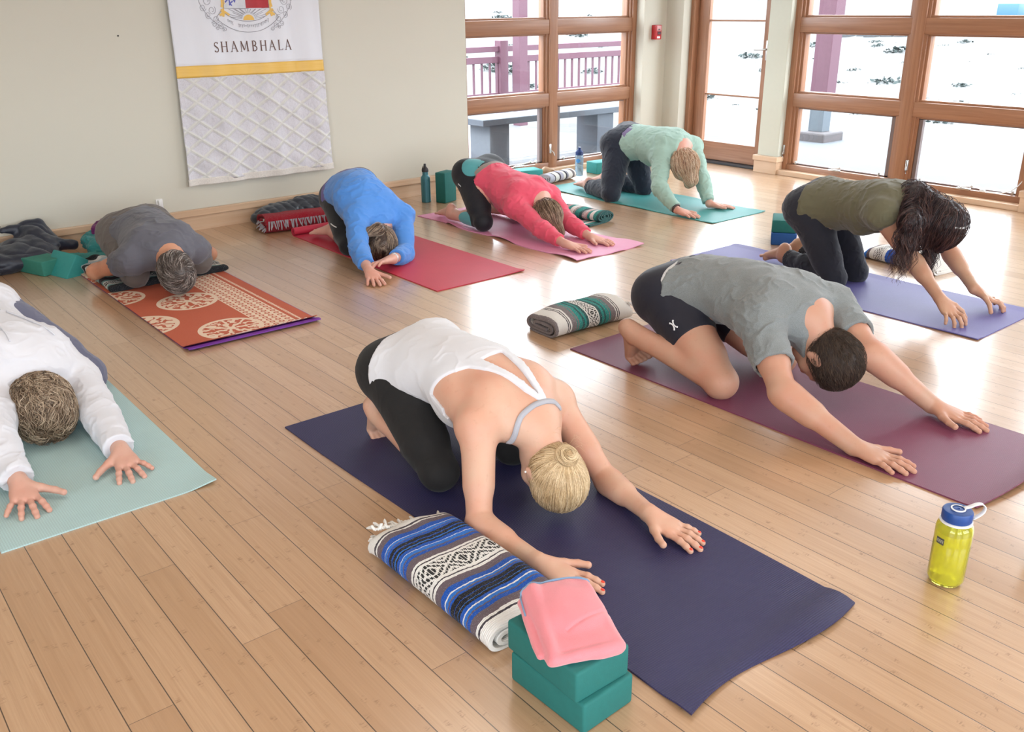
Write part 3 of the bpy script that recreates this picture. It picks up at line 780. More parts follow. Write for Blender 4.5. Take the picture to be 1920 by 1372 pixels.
MB().box((-.07, -.07, 0), (.07, .07, 3.2), .006).build('shaft', M['plum'], pt, smooth=False)
p2 = empty('porch_post', (9.42, 6.02, -.1)); tag(p2, 'plum porch post on a concrete footing outside the right windows', 'post')
MB().box((-.09, -.105, .54), (.09, .105, 3.3), .006).build('shaft', M['plum'], p2, smooth=False)
MB().box((-.075, -.09, .13), (.075, .09, .54), .004).build('post_base', M['galv'], p2, smooth=False)
MB().box((-.2, -.2, 0), (.2, .2, .13), .02).build('footing', M['pad'], p2, smooth=False)
# shrubs and rocks on the slope
M['shrub'] = M_plain('grey green shrub', (.030, .042, .040, 1), .9, var=.2, vscale=8)
M['rock'] = M_plain('grey boulder', (.06, .06, .064, 1), .9, var=.15, vscale=3, bump=.5, bscale=8, bdist=.05)
def shrub_mesh(seed, n=110):
    r = np.random.RandomState(seed); v = []; f = []
    for i in range(n):
        d = nrm(r.randn(3)); d[2] = abs(d[2]); c = d * (.25 + .25 * r.rand()) * V(1.3, 1.0, .6); a = nrm(r.randn(3)); b = nrm(np.cross(a, r.randn(3))); s = .05 + .06 * r.rand(); k = len(v)
        v += [c + a * s, c + b * s * .6, c - a * s, c - b * s * .6]; f.append((k, k + 1, k + 2, k + 3))
    return v, f
protos = []
for s in range(3):
    v, f = shrub_mesh(s); protos.append((v, f))
meshes = []
rr = np.random.RandomState(5)
spots = []
def scatter(n, x0, x1, y0, y1, s0, s1):
    k = 0; t_ = 0
    while k < n and t_ < 4000:
        t_ += 1; x = x0 + (x1 - x0) * rr.rand(); y = y0 + (y1 - y0) * rr.rand(); s = s0 + (s1 - s0) * rr.rand() ** 2
        if abs(x - 20.65) > .8 and all(math.hypot(x - a, y - b) > (s + c) * .8 for a, b, c in spots): spots.append((x, y, s)); k += 1
scatter(110, 12.5, 24, 4.5, 13, .18, .75); scatter(20, 13, 20, -2, 5, .2, .6); scatter(34, 8, 19, 13, 24, .3, 1.1)
first = {}
for i, (x, y, s) in enumerate(spots):
    k = i % 3
    if k not in first:
        o = mesh_obj('shrub', protos[k][0], protos[k][1], M['shrub'], smooth=False); first[k] = o
    else: o = first[k].copy(); COL.objects.link(o)
    o.location = (x, y, hill_z(x, y) - .05); o.scale = (s, s, s * .8); o.rotation_euler = (0, 0, rr.rand() * 6)
    tag(o, 'low grey-green shrub scattered on the bright slope outside the windows', 'shrub', 'shrubs on the slope outside')
bmr = bmesh.new(); bmesh.ops.create_icosphere(bmr, subdivisions=3, radius=.5)
for v in bmr.verts:
    n = vnoise(np.array([list(v.co * 2.3)]))[0]; v.co *= 1 + .25 * n; v.co.z *= .6
rm = MB().merge(bmr).build('boulder', M['rock'])
rocks = []
while len(rocks) < 14:
    x = 13.5 + 13 * rr.rand(); y = 2 + 11 * rr.rand(); s = .15 + .45 * rr.rand()
    if all(math.hypot(x - a, y - b) > (s + c) * .9 for a, b, c in spots + rocks): rocks.append((x, y, s))
for i, (x, y, s) in enumerate(rocks):
    o = rm if i == 0 else rm.copy()
    if i: COL.objects.link(o)
    o.location = (x, y, hill_z(x, y)); o.scale = (s * 1.4, s, s * .7); o.rotation_euler = (0, 0, rr.rand() * 6)
    tag(o, 'grey rock lying on the bright slope outside the windows', 'rock', 'rocks on the slope outside')
# slim pines beyond
M['bark'] = M_plain('grey bark', (.05, .046, .05, 1), .9, var=.2, vscale=20); M['needle'] = M_plain('dusty pine green', (.055, .075, .072, 1), .9, var=.2, vscale=5)
def pine(x, y, h, seed):
    r = np.random.RandomState(seed); z = hill_z(x, y) - .1; o = empty('pine_tree', (x, y, z))
    m = MB().bar((0, 0, 0), (.1 * r.randn(), .1 * r.randn(), h), .14, 8, .03); m.build('trunk', M['bark'], o)
    v = []; f = []
    for i in range(420):
        t = .18 + .82 * r.rand(); a = r.rand() * 6.28; R = (1 - t) * 1.5 * r.rand() ** .5 + .1; c = V(R * math.cos(a), R * math.sin(a), h * t - R * .3); p = nrm(r.randn(3)); q = nrm(np.cross(p, r.randn(3))); s = .14 + .12 * r.rand(); k = len(v)
        v += [c + p * s, c + q * s * .35, c - p * s, c - q * s * .35]; f.append((k, k + 1, k + 2, k + 3))
    mesh_obj('crown', v, f, M['needle'], o, smooth=False)
    tag(o, 'slender pale grey pine standing on the slope beyond the windows', 'tree', 'pines on the slope')
for i, (x, y, h) in enumerate(((28, 22.5, 6), (31, 27.4, 7), (34, 23.0, 5.5), (27, 18.4, 6.5), (33, 18, 7), (12.5, 27, 6), (17, 30, 7), (21.5, 29, 5), (9.4, 26, 5.5))): pine(x, y, h, i)
# low dark stone edging across the slope, seen through the door
b = MB()
for i in range(26):
    y = 4.4 + i * .34; b.box((20.5 + .1 * rr.randn(), y, hill_z(20.5, y) - .05), (20.8, y + .22 + .1 * rr.rand(), hill_z(20.5, y) + .07 + .03 * rr.rand()), .02)
tag(b.build('stone_edging', M['rock']), 'low dark line of edging stones on the slope behind the glass door', 'edging')
bb = MB().box((24.0, 10.35, hill_z(24, 10.5)), (24.5, 10.85, hill_z(24, 10.5) + .42), .02)
tag(bb.build('blue_bin', M_plain('blue plastic bin', (.03, .10, .25, 1), .5)), 'small blue box far off on the slope, top of the right window', 'box')
# ------------------------------------------------------------------ yoga mats
def mat_mesh(name, label, x0, x1, y0, y1, mat, zf=None, th=.005, nx=24, ny=90, cat='yoga mat', edge=None, mode=None):
    """flat slab of foam; zf(u,v)->height lift; y0 is the end nearest the camera side"""
    vs = []; cx, cy = (x0 + x1) / 2, (y0 + y1) / 2
    for lay in (1, 0):
        for j in range(ny + 1):
            v = j / ny
            for i in range(nx + 1):
                u = i / nx; dx, dy, dz = zf(u, v) if zf else (0, 0, 0)
                vs.append((x0 + (x1 - x0) * u + dx - cx, y0 + (y1 - y0) * v + dy - cy, dz + (th if lay else .0003)))
    n1 = (nx + 1) * (ny + 1); fs = []
    for j in range(ny):
        for i in range(nx):
            a = j * (nx + 1) + i; fs.append((a, a + 1, a + nx + 2, a + nx + 1)); a += n1; fs.append((a, a + nx + 1, a + nx + 2, a + 1))
    def side(idx):
        for a, b in zip(idx, idx[1:]): fs.append((a, a + n1, b + n1, b))
    side([i for i in range(nx + 1)]); side([nx + j * (nx + 1) for j in range(ny + 1)]); side([ny * (nx + 1) + i for i in range(nx, -1, -1)]); side([j * (nx + 1) for j in range(ny, -1, -1)])
    o = mesh_obj(name, vs, fs, mat, loc=(cx, cy, 0)); o.data.set_sharp_from_angle(angle=math.radians(50)); tag(o, label, cat)
    return o
def M_mat(name, col, rib=0, ribdir=1, rough=.6, speck=.15, spec=.4, bs=.4):
    t = NT(name); co = t.co(); x, y, z = t.sep(co)
    n = t.noise(co, 260, 2); n2 = t.noise(co, 5, 3)
    d = tuple(c * .82 for c in col[:3]) + (1,); l = tuple(min(1, c * 1.25 + .004) for c in col[:3]) + (1,)
    c = t.mix(t.rng(n, .35, .65, 0, speck * 2), col, l); c = t.mix(t.rng(n2, .4, .7, 0, .3), c, d)
    h = t.ma('MULTIPLY', n, .5)
    if rib:
        wv = t.ma('SINE', t.ma('MULTIPLY', y, 2 * math.pi / rib)); wx = t.ma('SINE', t.ma('MULTIPLY', x, 2 * math.pi / (rib * 1.1)))
        w = t.ma('ADD', t.ma('MULTIPLY', wv, .5), t.ma('MULTIPLY', wx, .22)); h = t.ma('ADD', h, w)
        c = t.mix(t.rng(w, -.7, .6, .45, 0), c, tuple(q * .35 for q in col[:3]) + (1,))
    t.set(Base_Color=c, Roughness=rough, Specular_IOR_Level=spec); t.bump(h, bs, .0012 if not rib else .0018)
    return t.m
def navy_z(u, v):
    k = max(0, 1 - v / .03); w = .006 * math.sin(u * 9 + 1) * max(0, 1 - v / .10)
    lift = .010 * math.sin(max(0, 1 - v / .045) * 3.1) * (.4 + .6 * u) + .004 * k
    return (.012 * math.sin(v * 5), .02 * k * math.sin(u * 6), max(0, lift + w * .6))
mat_mesh('yoga_mat', 'dark navy ribbed yoga mat under the woman in the white tank top', 1.235, 1.848, .935, 2.80, M_mat('navy ribbed foam', (.032, .030, .100, 1), rib=.0058, rough=.5, spec=.4), navy_z)
def gent(a, s):
    return lambda u, v: (a * math.sin(v * 4 + s), 0, max(0, .004 * math.sin(v * 14 + s) * (u < .06 or u > .94)))
def maroon_z(u, v):
    k = max(0, 1 - v / .05); return (.0, .05 * k * (1 - math.cos((u - .5) * 2.2)), .028 * k * k * (.15 + u))
mat_mesh('yoga_mat', 'maroon yoga mat under the man in the grey t-shirt', 2.535, 3.15, .925, 2.72, M_mat('maroon foam', (.200, .045, .095, 1), rib=.004, rough=.45, bs=.25), maroon_z)
mat_mesh('yoga_mat', 'violet-blue yoga mat under the woman in the olive top', 3.972, 4.58, 1.63, 3.415, M_mat('violet foam', (.125, .11, .31, 1), rough=.5), gent(.004, 1))
mat_mesh('yoga_mat', 'teal yoga mat under the woman in the mint sweater', 4.908, 5.497, 3.873, 5.63, M_mat('teal foam', (.055, .285, .275, 1), rough=.5), gent(.003, 2))
def pink_z(u, v):
    e = max(0, 1 - u / .12); f = max(0, (u - .85) / .15)
    return (.010 * math.sin(v * 17) * (e + f), .006 * math.sin(u * 9) * max(0, 1 - v / .1), max(0, .012 * (math.sin(v * 17 + .6)) * (e + f) * (1 if v < .8 else .2)) + .006 * max(0, 1 - v / .05) * math.sin(u * 8) ** 2)
mat_mesh('yoga_mat', 'pink yoga mat with wavy edges under the woman in the coral top', 3.55, 4.12, 3.765, 5.42, M_mat('pink foam', (.70, .28, .44, 1), rough=.5, speck=.06), pink_z)
rd = mat_mesh('yoga_mat', 'red yoga mat with its far end still rolled up', 2.59, 3.19, 3.81, 5.44, M_mat('red foam', (.52, .032, .065, 1), rough=.5), lambda u, v: (0, 0, .006 * max(0, 1 - v / .04) * max(0, (u - .7) / .3)))
ns = 46; vs = []; fs = []
for i in range(ns):          # spiral of the rolled end
    a = i / (ns - 1) * 4.4 * math.pi; r = .030 - .0042 * a / math.pi * 1.0; r = max(r, .008)
    for s, rr_ in ((0, r), (1, r - .0048)):
        for x in (-.3, .3): vs.append((x, .815 + .012 - rr_ * math.sin(-a), .030 - rr_ * math.cos(a)))
for i in range(ns - 1):
    a = i * 4; b = a + 4; fs += [(a, a + 1, b + 1, b), (a + 2, b + 2, b + 3, a + 3), (a, b, b + 2, a + 2), (a + 1, a + 3, b + 3, b + 1)]
fs += [(0, 2, 3, 1), (ns * 4 - 4, ns * 4 - 3, ns * 4 - 1, ns * 4 - 2)]
ro = mesh_obj('rolled_end', vs, fs, rd.data.materials[0], rd); ro.data.set_sharp_from_angle(angle=math.radians(40))
mat_mesh('yoga_mat', 'pale aqua yoga mat under the person in the white shirt', .255, .874, 2.566, 4.32, M_mat('aqua foam', (.50, .70, .70, 1), rib=.0062, rough=.55, speck=.05), lambda u, v: (.0, .0, .012 * max(0, 1 - v / .05) * max(0, (u - .86) / .14)))
# rust coloured mat printed with cream lace and tree-like roundels, over a purple underside
t = NT('rust mat print'); co = t.co(); x, y, z = t.sep(co)
cx, cy = (1.247 + 1.885) / 2, (3.79 + 5.86) / 2
wob = t.noise(co, 26, 2)
cream = None
for (a, b, r) in ((1.515, 4.49, .15), (1.255, 4.77, .135), (1.215, 4.235, .155), (1.515, 3.945, .15), (1.255, 5.3, .14)):
    dx = t.ma('SUBTRACT', x, a - cx); dy = t.ma('SUBTRACT', y, b - cy)
    R = t.ma('DIVIDE', t.ma('SQRT', t.ma('ADD', t.ma('MULTIPLY', dx, dx), t.ma('MULTIPLY', dy, dy))), r)
    an = t.ma('ARCTAN2', dy, dx)
    n1 = t.ma('ADD', t.ma('MULTIPLY', an, 7.0), t.ma('MULTIPLY', t.ma('SUBTRACT', wob, .5), 9.0)); n2 = t.ma('ADD', t.ma('MULTIPLY', an, 15.0), t.ma('MULTIPLY', t.ma('SUBTRACT', wob, .5), 16.0))
    th = t.ma('GREATER_THAN', R, .5)
    s = t.ma('ADD', t.ma('MULTIPLY', t.ma('SINE', n1), t.ma('SUBTRACT', 1.0, th)), t.ma('MULTIPLY', t.ma('SINE', n2), th))
    sp = t.ma('MULTIPLY', t.ma('GREATER_THAN', s, .1), t.ma('GREATER_THAN', R, .14))
    ring = t.ma('GREATER_THAN', R, .86)
    m = t.ma('MULTIPLY', t.ma('SUBTRACT', 1.0, t.ma('MULTIPLY', sp, t.ma('SUBTRACT', 1.0, ring))), t.ma('LESS_THAN', R, 1.0))
    cream = m if cream is None else t.ma('MAXIMUM', cream, m)
inb = t.ma('MULTIPLY', t.ma('GREATER_THAN', x, 1.645 - cx), t.ma('LESS_THAN', x, 1.800 - cx))
gx = t.ma('SUBTRACT', t.ma('FRACT', t.ma('DIVIDE', t.ma('SUBTRACT', x, 1.645 - cx), .0385)), .5)
row = t.ma('FLOOR', t.ma('DIVIDE', t.ma('SUBTRACT', x, 1.645 - cx), .0385))
gy = t.ma('SUBTRACT', t.ma('FRACT', t.ma('ADD', t.ma('DIVIDE', y, .040), t.ma('MULTIPLY', row, .5))), .5)
rr_ = t.ma('SQRT', t.ma('ADD', t.ma('MULTIPLY', gx, gx), t.ma('MULTIPLY', gy, gy)))
hole = t.ma('MULTIPLY', t.ma('LESS_THAN', rr_, .36), t.ma('GREATER_THAN', rr_, .17))
band = t.ma('MULTIPLY', inb, t.ma('SUBTRACT', 1.0, hole))
bead = t.ma('MULTIPLY', t.ma('MULTIPLY', t.ma('GREATER_THAN', x, 1.818 - cx), t.ma('LESS_THAN', x, 1.832 - cx)), t.ma('GREATER_THAN', t.ma('SINE', t.ma('MULTIPLY', y, 330.0)), -.6))
cream = t.ma('MAXIMUM', cream, t.ma('MAXIMUM', band, bead))
c = t.mix(t.rng(t.noise(co, 200, 2), .3, .7, 0, .3), (.50, .105, .052, 1), (.58, .16, .085, 1))
t.set(Base_Color=t.mix(cream, c, (.80, .62, .47, 1)), Roughness=.75); t.bump(t.noise(co, 300, 2), .3, .001)
def rust_z(u, v): k = max(0, 1 - v / .035); return (0, .01 * k, .006 + .020 * k * k)
rm_ = mat_mesh('yoga_mat', 'rust orange yoga mat printed with cream roundels and a lace band', 1.247, 1.885, 3.79, 5.86, t.m, rust_z, th=.003)
pu = mat_mesh('under_layer', None, 1.250, 1.892, 3.765, 5.84, M_mat('purple foam', (.16, .035, .30, 1), rough=.5), lambda u, v: (0, .012 * max(0, 1 - v / .03), .012 * math.sin(max(0, 1 - v / .03) * 2.2)), th=.0055)
if 'category' in pu: del pu['category']
pu.parent = rm_; pu.location = (pu.location.x - rm_.location.x, pu.location.y - rm_.location.y, 0); pu['label'] = 'purple backing layer'

# ------------------------------------------------------------------ yoga blocks
M['teal'] = M_plain('teal foam block', (.012, .150, .135, 1), .75, var=.05, vscale=60, bump=.25, bscale=420, bdist=.001)
M['tealb'] = M_plain('bright teal foam block', (.035, .30, .285, 1), .7, var=.05, vscale=60, bump=.25, bscale=420, bdist=.001)
M['tealg'] = M_plain('green teal foam block', (.035, .22, .17, 1), .75, var=.05, vscale=60, bump=.25, bscale=420, bdist=.001)
def block(label, loc, rot, mat, dims=(.15, .228, .076), name='yoga_block', bev=.007):
    o = MB().box((-dims[0] / 2, -dims[1] / 2, 0), (dims[0] / 2, dims[1] / 2, dims[2]), bev, 3).build(name, mat, loc=loc, rot=rot); tag(o, label, 'yoga block'); return o
block('teal foam block on the floor, lower of the two stacked beside the navy mat', (1.098, 1.160, 0), (0, 0, .03), M['teal'])
block('teal foam block carrying the pink towel, upper of the stack beside the navy mat', (1.094, 1.170, .0765), (0, 0, -.02), M['teal'])
block('green-teal foam block lying flat beside the dark down jacket', (1.110, 5.63, 0), (0, 0, .35), M['tealg'], (.15, .228, .085))
block('teal foam block leaning up against the flat one beside the jacket', (1.235, 5.51, .012), (0, -.95, .30), M['tealb'], (.150, .228, .085))
block('teal foam block standing on end between the steel bottle and the coral-top woman', (4.005, 5.715, 0), (0, 0, .35), M['teal'], (.15, .09, .228))
block('teal foam block tilted up by the left window behind the coral-top woman', (5.02, 5.965, 0), (0, 0, -.2), M['tealb'], (.235, .16, .10))
block('teal foam block lying behind the bare feet of the mint-sweater woman', (5.80, 5.85, 0), (0, 0, -.1), M['tealb'], (.23, .15, .10))
block('blue foam block under the teal one behind the olive-top woman', (4.86, 3.27, 0), (0, 0, .62), M_plain('blue foam block', (.012, .085, .30, 1), .75, bump=.2, bscale=400), (.23, .15, .076))
block('teal foam block on top of the blue one behind the olive-top woman', (4.865, 3.275, .0765), (0, 0, .60), M['teal'], (.225, .15, .076))

# ------------------------------------------------------------------ pink towel draped over the upper block
def folded_cloth(v): return v
op = Ops()
TW = V(1.100, 1.178, .165); tu, tw_ = nrm(V(.92, -.38, 0)), nrm(V(.38, .92, 0)); tz = V(0, 0, 1)
def tp(a, b_, c): return TW + tu * a * .93 + tw_ * b_ * .94 + tz * c
# three folded layers, the upper one domed towards the back, its left side rolled over
op.box(tp(0, -.005, .0), (.082, .111, .010), (tu, tw_, tz), .009, k=.004)
op.box(tp(.004, .002, .018), (.077, .101, .009), (nrm(tu + tz * -.05), nrm(tw_ + tz * .10), nrm(tz - tw_ * .10)), .008, k=.006)
op.ell(tp(.012, .035, .020), (.070, .078, .026), (tu, tw_, tz), k=.03)
op.cone(tp(-.070, -.105, .012), tp(-.048, .100, .034), .011, .014, k=.010)
op.cone(tp(-.093, -.085, -.002), tp(-.080, .085, .014), .008, .011, k=.005)
op.cone(tp(.086, -.10, .004), tp(.082, .04, .010), .010, .012, k=.012); op.cone(tp(-.07, -.118, .006), tp(.085, -.115, .006), .012, .011, k=.01)
def towel_disp(v):
    q = v - TW; a = q @ tu; b_ = q @ tw_
    return .0016 * vnoise(v * 34) + .0022 * fbm(v * 12, 2) - .0028 * np.exp(-((b_ + .045 - a * .35) / .004) ** 2) * (a > -.02)
tv, tq = sdf_mesh(op, .0026, towel_disp)
M['towel'] = M_cloth('pink terry', (.78, .24, .27, 1), .95, weave=700, st=.6, sheen=.5, var=.05)
tb = V(TW[0], TW[1], .1525); tv[:, 2] = np.maximum(tv[:, 2], .1535)
tw = mesh_obj('towel', tv - tb, tq, M['towel'], loc=tuple(tb)); tag(tw, 'folded pink towel with a blue edge lying on the stacked blocks', 'towel')
e = [tp(-.092, .03, .022), tp(-.082, .095, .024), tp(-.05, .116, .045), tp(0, .116, .045), tp(.05, .112, .04), tp(.086, .09, .03)]
ribbon('edge_binding', op, e, .0032, M_cloth('blue binding', (.20, .32, .48, 1)), tw, .001, .002, tb)

# ------------------------------------------------------------------ woven mexican blankets
def M_blanket(name, stops, band=None, motif=(.02, .02, .02, 1), fleck=.35):
    """stripes along attribute s (metres); band = list of (s0, s1) that carry a diamond motif across attribute u"""
    t = NT(name); a = t.n('ShaderNodeAttribute', attribute_name='pat').outputs['Vector']; s, u, _ = t.sep(a)
    sj = t.ma('ADD', s, t.ma('MULTIPLY', t.ma('SUBTRACT', t.noise(t.co(), 90, 2), .5), .006))
    L = stops[-1][0]
    chunks = [stops[i:i + 31] for i in range(0, len(stops), 31)]; c = None
    for ch in chunks:
        r = t.ramp(t.ma('DIVIDE', sj, L), [(p / L, q) for p, q in ch], 'CONSTANT')
        c = r if c is None else t.mix(t.ma('GREATER_THAN', sj, ch[0][0]), c, r)
    for (s0, s1) in (band or []):
        w = s1 - s0; v = t.ma('DIVIDE', t.ma('SUBTRACT', s, (s0 + s1) / 2), w / 2)           # -1..1
        q = t.ma('SNAP', t.ma('MULTIPLY', t.ma('ABSOLUTE', v), 1.0), .12); P = w * 1.35
        fu = t.ma('ABSOLUTE', t.ma('SUBTRACT', t.ma('FRACT', t.ma('DIVIDE', u, P)), .5)); fq = t.ma('SNAP', t.ma('MULTIPLY', fu, 2.0), .09)
        d = t.ma('FRACT', t.ma('MULTIPLY', t.ma('ADD', q, fq), 2.1)); dd = t.ma('LESS_THAN', d, .52)
        tex = t.ma('GREATER_THAN', t.ma('SINE', t.ma('MULTIPLY', u, 700.0)), -.8)
        m = t.ma('MULTIPLY', t.ma('MULTIPLY', dd, tex), t.ma('LESS_THAN', t.ma('ABSOLUTE', v), .78)); c = t.mix(m, c, motif)
    fl = t.rng(t.noise(t.co(), 330, 1), .60, .66, 0, fleck); c = t.mix(fl, c, (.62, .60, .60, 1))
    t.set(Base_Color=c, Roughness=.95, Sheen_Weight=.08, Specular_IOR_Level=.15)
    h = t.ma('ADD', t.ma('SINE', t.ma('MULTIPLY', s, 1500.0)), t.ma('MULTIPLY', t.noise(t.co(), 260, 3), 2.5)); t.bump(h, .5, .0018)
    return t.m
def pathpts(kind, w, h, th):
    """cross-section polyline (y', z) of the folded cloth"""
    p = []
    if kind == 'fold':      # flat folds wrapped by an outer layer, opening on the left
        lay = max(2, int(h / (th * 1.25))); r = (h - th) / 2
        zc = h / 2
        def arc(cx, cz, R, a0, a1, n=8):
            for i in range(n + 1): a = a0 + (a1 - a0) * i / n; p.append((cx + R * math.cos(a), cz + R * math.sin(a)))
        R = r
        # inner serpentine to the outside
        x0, x1 = -w / 2 + R, w / 2 - R
        p.append((x1 - .02, zc - .2 * R)); p.append((x0 + .03, zc - .2 * R)); arc(x0 + .03, zc + .12 * R, .32 * R, -math.pi / 2, -math.pi * 1.5, 6); p.append((x1 - .01, zc + .44 * R))
        arc(x1 - .005, zc - .05 * R, .50 * R, math.pi / 2, -math.pi / 2, 6); p.append((x0, zc - .58 * R))
        arc(x0, zc + .1 * R, .74 * R, -math.pi / 2, -math.pi * 1.5, 8); p.append((x1, zc + R)) ; arc(x1, zc, R, math.pi / 2, -math.pi / 2, 8); p.append((x0 - .3 * R, zc - R))
    else:                   # rolled spiral, slightly flattened
        turns = 3.1; R = h / 2; n = 64
        for i in range(n + 1):
            a = -math.pi / 2 + turns * 2 * math.pi * (1 - i / n); rad = R * (.16 + .84 * (i / n)) - th / 2 * (i / n)
            p.append((w / h * rad * math.cos(a), h / 2 + rad * math.sin(a)))
        p.append((-w * .55, th * .6)); p.append((-w * .8, th * .7))
    return p
def blanket(name, label, loc, rot, length, w, h, th, mat, kind='fold', fringe=None, smul=1.0, seed=1, cat='blanket', bulge=.006, s_off=0, taper=.0, par=None, along='s', fr_mat=None, nl=70):
    P = np.array(pathpts(kind, w, h, th)); seg = np.linalg.norm(np.diff(P, axis=0), axis=1); cum = np.r_[0, np.cumsum(seg)]; n = int(cum[-1] / .009) + 2
    q = np.linspace(0, cum[-1], n); X = np.interp(q, cum, P[:, 0]); Z = np.interp(q, cum, P[:, 1])
    X = np.convolve(np.pad(X, 2, 'edge'), [.1, .25, .3, .25, .1], 'valid'); Z = np.convolve(np.pad(Z, 2, 'edge'), [.1, .25, .3, .25, .1], 'valid')
    tx, tz = np.gradient(X), np.gradient(Z); tl = np.hypot(tx, tz) + 1e-9; nx_, nz_ = -tz / tl, tx / tl
    yy = np.linspace(0, length, nl); vs = []; pat = []
    for side in (1, -1):
        for j, y in enumerate(yy):
            e = min(j, nl - 1 - j) / nl; squeeze = 1 - taper * math.exp(-e * 22) 
            pt = np.stack([X + side * nx_ * th * .46, np.full(n, y), Z + side * nz_ * th * .46], 1)
            nz2 = fbm(np.stack([X * 9 + seed, np.full(n, y * 7.0), Z * 9 + seed], 1), 2)
            pt[:, 2] = np.maximum(.0012, (pt[:, 2]) * squeeze + nz2 * bulge * np.clip(pt[:, 2] / h, 0, 1) * 1.2); pt[:, 0] += nz2 * bulge * .6; pt[:, 1] += .012 * fbm(np.stack([X * 5 + seed * 3, Z * 5, 0 * X + (j > nl / 2)], 1), 1) * (1 if e < .03 else .6)
            vs.append(pt); pat.append(np.stack([np.full(n, y) if along == 's' else q, q if along == 's' else np.full(n, y), 0 * q], 1))
    v = np.concatenate(vs); m = nl * n; f = []
    I = (np.arange(nl - 1)[:, None] * n + np.arange(n - 1)[None, :]).ravel()
    f.append(np.stack([I, I + 1, I + n + 1, I + n], 1)[:, ::-1]); f.append(np.stack([I, I + 1, I + n + 1, I + n], 1) + m)
    def strip(a): 
        a = np.array(a); f.append(np.stack([a[:-1], a[1:], a[1:] + m, a[:-1] + m], 1))
    strip(np.arange(n)); strip((np.arange(n) + (nl - 1) * n)[::-1]); strip((np.arange(nl) * n)[::-1]); strip(np.arange(nl) * n + n - 1)
    o = mesh_obj(name, v, np.concatenate(f), mat, par, loc=loc, rot=rot); o.data.set_sharp_from_angle(angle=math.radians(60))
    at = o.data.attributes.new('pat', 'FLOAT_VECTOR', 'POINT'); pp_ = np.concatenate(pat).astype(F32); pp_[:, 0] = pp_[:, 0] * smul + s_off; at.data.foreach_set('vector', pp_.ravel())
    if label: tag(o, label, cat)
    if fringe:
        fm = MB(); r = random.Random(seed)
        for (p0, p1, dr, cnt) in fringe:
            for i in range(cnt):
                a = lerp(V(*p0), V(*p1), (i + r.random() * .6) / cnt); d = V(*dr); l = V(r.uniform(-.006, .006), r.uniform(-.006, .006), r.uniform(-.004, .004))
                fm.tube([a, a + d * .4 + l, a + d * .8 + l * 2 + V(0, 0, -.003), a + d + l * 3 + V(0, 0, -.006)], [.0048, .0038, .0046, .0022], 6)
        fo = fm.build('fringe', fr_mat or M_cloth('fringe ' + name, (.72, .70, .66, 1), .95, st=.5), o)
    return o
W_ = (.78, .76, .72, 1); K_ = (.012, .012, .015, 1); GP = (.135, .10, .115, 1); BL = (.010, .085, .42, 1); BL2 = (.025, .16, .55, 1); DG = (.06, .05, .06, 1)
def seq(lst, s=0):
    out = []
    for w, c in lst: out.append((s, c)); s += w
    out.append((s, lst[-1][1])); return out
half = [(.016, BL), (.003, W_), (.008, BL2), (.003, GP), (.007, BL), (.012, K_), (.003, BL), (.010, K_), (.003, BL2), (.006, K_), (.011, BL), (.003, W_), (.010, BL2), (.004, GP), (.010, BL)]
A_st = seq([(.030, W_), (.006, DG), (.006, W_), (.022, GP)] + half + [(.020, GP), (.008, W_), (.005, DG), (.072, W_), (.005, DG), (.008, W_), (.020, GP)] + half + [(.022, GP), (.007, W_), (.005, DG), (.03, W_)])
s1 = .064 + sum(w for w, _ in half) + .033
M['blkA'] = M_blanket('blue striped weave', A_st, [(s1, s1 + .072)], fleck=.16)
LA = A_st[-1][0]
# loc = end nearest the viewer; length runs to +y.  stripes counted from the far end, so flip with rot pi
blanket('blanket', 'blue and white striped folded blanket beside the navy mat', (1.155, 1.888, 0), (0, 0, math.pi), .525, .255, .088, .0135, M['blkA'], 'fold', smul=LA / .525, seed=4, bulge=.010, taper=.25,
        fringe=[((-.125, -.002, .026), (.11, -.002, .082), (.003, -.018, .006), 44), ((-.12, -.002, .014), (.11, -.004, .045), (0, -.016, .004), 34), ((-.12, 0, .010), (.12, 0, .012), (0, -.016, .004), 30)])
TE = (.02, .26, .23, 1); TD = (.02, .09, .09, 1); GR = (.20, .17, .175, 1)
B_st = seq([(.012, GR), (.053, W_), (.005, DG), (.006, W_), (.005, DG), (.010, W_), (.030, GR), (.006, TE), (.008, GR), (.02, TE), (.012, TD), (.012, TE), (.014, TD), (.06, W_), (.014, TD), (.014, TE), (.010, TD), (.02, TE), (.006, GR), (.006, TE), (.03, GR), (.006, W_), (.005, DG), (.006, W_), (.005, DG), (.06, W_)])
M['blkB'] = M_blanket('teal striped weave', B_st, [(sum(w for w, _ in [(.012, 0), (.053, 0), (.005, 0), (.006, 0), (.005, 0), (.01, 0), (.03, 0), (.006, 0), (.008, 0), (.02, 0), (.012, 0), (.012, 0), (.014, 0)]), .193 + .06)])
blanket('blanket', 'teal and white striped folded blanket at the far end of the maroon mat', (2.575, 2.955, 0), (0, 0, math.radians(-92)), .46, .22, .10, .015, M['blkB'], 'fold', seed=9, bulge=.012, taper=.2,
        fringe=[((-.10, .45, .03), (.10, .45, .085), (0, .035, -.010), 34), ((-.10, .45, .02), (.10, .45, .03), (0, .03, -.006), 20)])
PK = (.50, .33, .32, 1)
E_st = seq([(.02, TD), (.03, TE), (.03, W_), (.02, TE), (.03, PK), (.02, GR), (.02, TD), (.04, TE), (.02, K_), (.03, W_), (.03, TE), (.04, PK), (.03, TD), (.04, W_), (.04, TE), (.02, TD), (.03, GR), (.03, W_)])
M['blkE'] = M_blanket('teal and rose weave', E_st + [(E_st[-1][0] + .3, TE)], [(.11, .15), (.21, .24)], motif=(.75, .72, .70, 1))
